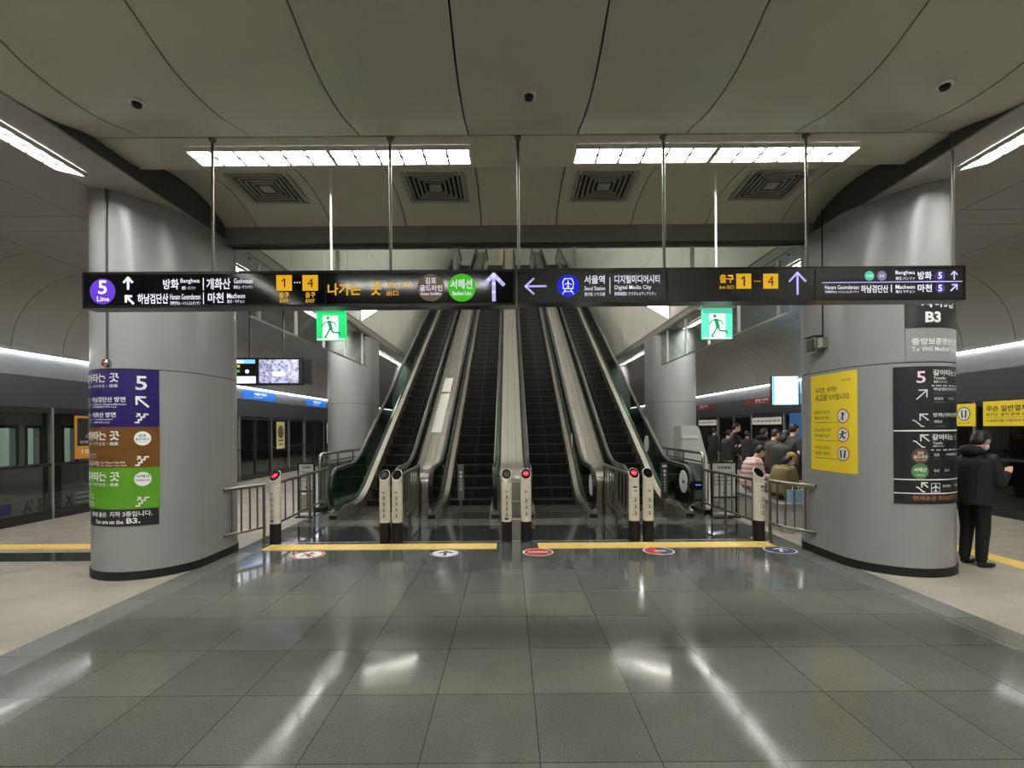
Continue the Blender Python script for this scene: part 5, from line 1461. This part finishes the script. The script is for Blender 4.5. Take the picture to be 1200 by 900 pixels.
def person(label, x, y, rz, H, top, bottom, shoe=(18, 18, 18), lean=0.0, nod=.25, arms=('down', 'down'), seat=None, hair=True, fine=.011, cap=None, mask=False, hood=False, ridges=0, bulk=1.0, twist=0, stride=.0, backpack=None, phone=False, longhair=False, z=0):
    t = thing('person', label, 'person', (x, y, z), rz)
    B = MB(); J = MB(); T = MB()
    S = H
    def R(v, a): return Vector((v[0] * math.cos(a) + v[2] * math.sin(a), v[1], -v[0] * math.sin(a) + v[2] * math.cos(a)))
    pel = Vector((0, 0, (seat + .075) if seat else .505 * S))
    chest = pel + R((0, 0, .22 * S), lean); nb = pel + R((0, 0, .325 * S), lean * 1.1)
    hd = nb + R((.018 * S, 0, .098 * S), lean + nod * .8)
    hr = Matrix.Rotation(lean + nod, 3, 'Y')
    # head: skull, jaw, nose, ears, neck
    B.ball(hd + hr @ Vector((-.004, 0, .012)) * S, (.058 * S, .047 * S, .060 * S), hr)
    B.ball(hd + hr @ Vector((.018, 0, -.032)) * S, (.038 * S, .035 * S, .040 * S), hr)
    capsule(B, hd + hr @ Vector((.054, 0, .006)) * S, hd + hr @ Vector((.066, 0, -.014)) * S, .006 * S, .010 * S)
    B.ball(hd + hr @ Vector((.052, 0, -.043)) * S, (.012 * S, .018 * S, .007 * S), hr)
    for s in (-1, 1):
        B.ball(hd + hr @ Vector((-.004, s * .047, -.002)) * S, (.012 * S, .007 * S, .019 * S), hr)
    capsule(B, nb - Vector((0, 0, .03 * S)), hd + hr @ Vector((-.012, 0, -.03)) * S, .033 * S, .030 * S)
    for (c, r) in ((chest, (.062, .090, .10)), ((chest + pel) / 2, (.055, .076, .09)), (pel, (.064, .086, .075))):
        B.ball(c, tuple(q * S for q in r), Matrix.Rotation(lean, 3, 'Y'))
    k = bulk
    hem = -.055 if not seat else -.03
    secs = [(hem, .080, .100), (hem + .012, .086, .106), (.03, .085, .104), (.10, .083, .103), (.17, .083, .106), (.22, .080, .110), (.262, .070, .112), (.288, .056, .098), (.308, .042, .066), (.325, .02, .03)]
    nn = 18; vs = []; fs = []
    for (f, rx, ry) in secs:
        ax = R((0, 0, f * S), lean * (1 if f < .22 else 1.05))
        for q in range(nn):
            a = 2 * PI * q / nn; ca, sa = math.cos(a), math.sin(a)
            kk = k if f < .28 else 1 + (k - 1) * .4
            vs.append(pel + ax + R((rx * S * kk * math.copysign(abs(ca) ** .85, ca), ry * S * kk * math.copysign(abs(sa) ** .85, sa), 0), lean))
    for i in range(len(secs) - 1):
        for q in range(nn): fs.append([i * nn + q, i * nn + (q + 1) % nn, (i + 1) * nn + (q + 1) % nn, (i + 1) * nn + q])
    fs += [list(range(nn))[::-1], list(range((len(secs) - 1) * nn, len(secs) * nn))]
    J.add(vs, fs)
    J.ball(nb - Vector((0, 0, .018 * S)), (.046 * S, .055 * S, .03 * S))
    T.ball(pel, (.072 * S, .094 * S, .07 * S))
    hands = []
    for s, pose in zip((1, -1), arms):
        sh = nb + R((-.004, s * .103, -.032), lean) * 1 if False else nb + R((-.004 * S, s * .103 * S * (1 + (k - 1) * .4), -.047 * S), lean)
        if pose == 'down': el = sh + Vector((-.012 * S, s * .022 * S, -.175 * S)); wr = el + Vector((.035 * S, -s * .005 * S, -.145 * S))
        elif pose == 'phone': el = sh + R((.035 * S, s * .022 * S, -.165 * S), lean * .3); wr = el + Vector((.128 * S, -s * .055 * S, .055 * S))
        elif pose == 'lap': el = sh + Vector((.03 * S, s * .02 * S, -.17 * S)); wr = el + Vector((.14 * S, -s * .04 * S, -.015 * S))
        elif pose == 'pocket': el = sh + Vector((-.03 * S, s * .05 * S, -.165 * S)); wr = el + Vector((.07 * S, -s * .035 * S, -.115 * S))
        capsule(B, sh, el, .030 * S, .024 * S); capsule(B, el, wr, .024 * S, .016 * S)
        kk = 1 + (k - 1) * .5; capsule(J, sh, el, .041 * S * kk, .036 * S * kk); capsule(J, el, el.lerp(wr, .93), .036 * S * kk, .028 * S * kk)
        d = (wr - el).normalized(); side = Vector((0, -s, 0)); side = (side - d * side.dot(d)).normalized(); nr = d.cross(side) * s
        pc = wr + d * .032 * S
        B.ball(pc, (.022 * S, .024 * S, .013 * S), Matrix((d, side, nr)).transposed())
        for f in range(4):
            b0 = wr + d * .048 * S + side * (f - 1.5) * .0115 * S
            l = (.040, .046, .043, .034)[f] * S
            b1 = b0 + d * l * .55 - nr * .006 * S; b2 = b1 + d * l * .4 - nr * .014 * S
            capsule(B, b0, b1, .0056 * S, .0052 * S); capsule(B, b1, b2, .0052 * S, .0046 * S)
        b0 = wr + d * .02 * S + side * .02 * S; b1 = b0 + d * .018 * S + side * .017 * S - nr * .004 * S
        capsule(B, b0, b1, .0075 * S, .006 * S); capsule(B, b1, b1 + d * .02 * S + side * .002 * S, .006 * S, .005 * S)
        hands.append((pc, d, side, nr))
    for s in (1, -1):
        hp = pel + Vector((0, s * .05 * S, -.012 * S))
        if seat: kn = pel + Vector((.245 * S, s * .058 * S, -.01 * S)); an = Vector((kn.x + (.02 if s > 0 else -.05) * S, kn.y, .05 * S))
        else: kn = Vector((s * stride * .5 + .012 * S, s * .055 * S, .28 * S)); an = Vector((s * stride - .01 * S, s * .058 * S, .05 * S))
        capsule(B, hp, kn, .050 * S, .034 * S); capsule(B, kn, an, .033 * S, .021 * S)
        capsule(T, hp, kn, .060 * S, .043 * S); capsule(T, kn, an + Vector((0, 0, .012 * S)), .043 * S, .034 * S)
        F = MB()
        F.ball(an + Vector((.005 * S, 0, -.022 * S)), (.034 * S, .026 * S, .028 * S)); F.ball(an + Vector((.055 * S, s * .006 * S, -.032 * S)), (.055 * S, .027 * S, .0165 * S))
        F.ball(an + Vector((.02 * S, 0, -.034 * S)), (.05 * S, .025 * S, .015 * S))
        blend(F, 'shoe', mat('shoe_%d_%d_%d' % shoe, shoe, .5), t, fine, 2)
        capsule(B, an, an + Vector((.05 * S, 0, -.03 * S)), .018 * S, .014 * S)
    blend(B, 'body', M_SKIN, t, fine * .62 if fine < .01 else fine * .8, 2)
    J.ball(nb - Vector((.0, 0, .035 * S)), (.055 * S, .075 * S, .03 * S))
    blend(J, 'jacket', mat('cloth_%d_%d_%d' % top, top, .75, noise=.15, scale=18), t, fine, 5, ridges)
    blend(T, 'trousers', mat('cloth_%d_%d_%d' % bottom, bottom, .8, noise=.12, scale=18), t, fine, 4)
    # eyes and brows
    for s in (-1, 1):
        e = MB().ball(hd + hr @ Vector((.0505, s * .019, .004)) * S, (.004 * S, .0075 * S, .004 * S), hr, 8, 6); e.build('eye', M_INK, t, smooth=True)
    if hair:
        h = MB()
        if not cap: h.ball(hd + hr @ Vector((-.013, 0, .020)) * S, (.059 * S, .0515 * S, .057 * S), hr)
        h.ball(hd + hr @ Vector((-.030, 0, -.008)) * S, (.038 * S, .047 * S, .046 * S), hr)
        if longhair: h.ball(hd + hr @ Vector((-.040, 0, -.05)) * S, (.034 * S, .046 * S, .06 * S), hr)
        blend(h, 'hair', M_HAIR, t, fine, 2)
    if cap:
        c = MB(); mc = mat('cap_%d_%d_%d' % cap, cap, .8)
        n = 16; vs = []
        c.ball(hd + hr @ Vector((-.006, 0, .030)) * S, (.066 * S, .057 * S, .052 * S), hr)
        for i in range(3): c.ball(hd + hr @ Vector((.05 + .018 * i, 0, .028 - .006 * i)) * S, (.028 * S, (.048 - .006 * i) * S, .005 * S), hr)
        blend(c, 'cap', mc, t, fine * .8, 2)
    if mask:
        mm = MB(); mm.ball(hd + hr @ Vector((.026, 0, -.032)) * S, (.038 * S, .039 * S, .032 * S), hr)
        blend(mm, 'face_mask', M_WHITE, t, fine * .8, 1)
    if hood:
        h = MB(); h.ball(nb + R((-.045 * S, 0, .012 * S), lean), (.045 * S, .078 * S, .045 * S)); capsule(h, nb + R((-.01, .06 * S, .0), lean), nb + R((-.04 * S, .05 * S, .02 * S), lean), .022 * S, .03 * S); capsule(h, nb + R((-.01, -.06 * S, .0), lean), nb + R((-.04 * S, -.05 * S, .02 * S), lean), .022 * S, .03 * S)
        blend(h, 'hood', mat('cloth_%d_%d_%d' % top, top), t, fine, 3)
    if phone:
        pc = (hands[0][0] + hands[1][0]) / 2; d = hands[0][1]
        q = tag(MB().prism([(-.005, -.07), (.005, -.07), (.005, .07), (-.005, .07)], 'y', -.036, .036).build('phone', mat('phone_white', (226, 226, 224), .3)), 'phone held by the ' + phone, 'phone')
        q.rotation_euler = (0, -.55, rz); M = Matrix.Translation((x, y, z)) @ Matrix.Rotation(rz, 4, 'Z')
        q.location = M @ (pc + d * .035 + Vector((.0, 0, .02)))
    return t
BK = (17, 17, 19)
person('person in black hooded jacket with white mask standing beside the right column', 5.46, 5.78, .12, 1.60, (9, 9, 10), (8, 8, 9), (10, 10, 11), lean=.05, nod=.42, arms=('phone', 'phone'), fine=.009, mask=True, hood=True, bulk=1.28)
person('person in pale pink puffer jacket seated on the bench, head bowed', 4.50, 9.25, .05, 1.56, (204, 172, 166), (150, 140, 132), lean=.22, nod=.5, arms=('lap', 'lap'), seat=.50, fine=.009, ridges=.014, bulk=1.22)
person('person in olive jacket and mustard cap seated on the near bench end', 4.48, 8.2, .25, 1.46, (118, 104, 62), (60, 56, 48), lean=.30, nod=.42, arms=('lap', 'lap'), seat=.475, fine=.009, cap=(172, 146, 72), bulk=1.28, mask=True, longhair=True, phone='person in the mustard cap')
crowd = [('person in dark grey coat with short hair standing behind the seated pair, beside the column', 6.05, 10.5, .3, 1.72, (44, 46, 50), (24, 24, 26), {'arms': ('pocket', 'pocket'), 'bulk': 1.15}),
         ('person in dark olive coat with back turned, right behind the person in the cap', 5.40, 9.75, .5, 1.60, (58, 60, 54), (26, 26, 28), {'arms': ('phone', 'phone'), 'bulk': 1.3, 'longhair': True, 'lean': .12}),
         ('person in brown patterned coat standing between the dark coats', 6.02, 11.2, .15, 1.60, (84, 74, 62), (30, 30, 32), {'arms': ('phone', 'phone'), 'bulk': 1.15}),
         ('person in black padded coat standing behind the pink jacket', 6.50, 12.6, .6, 1.62, (18, 18, 20), (16, 16, 18), {'arms': ('down', 'down'), 'bulk': 1.35, 'hood': True}),
         ('person in long black coat standing by the far screen door, tallest there', 6.68, 14.6, -.4, 1.76, (15, 15, 17), (13, 13, 15), {'arms': ('pocket', 'pocket'), 'bulk': 1.3}),
         ('person in light jeans and dark coat standing left of the tall black coat', 6.22, 14.0, .2, 1.58, (46, 44, 44), (150, 146, 138), {'arms': ('phone', 'phone'), 'bulk': 1.1}),
         ('person in grey jacket standing by the door post past the tall black coat', 7.55, 15.6, .9, 1.52, (70, 68, 66), (34, 34, 38), {'arms': ('down', 'phone')}),
         ('person in dark jacket farthest along the right platform', 7.9, 19.0, .4, 1.6, (30, 30, 34), (24, 24, 28), {'arms': ('down', 'down')})]
for (lab, x, y, rz, H, top, bot, kw) in crowd:
    top = tuple(int(c * .66) for c in top)
    person(lab, x, y, rz, H, top, bot, nod=.3, fine=.0125, **kw)
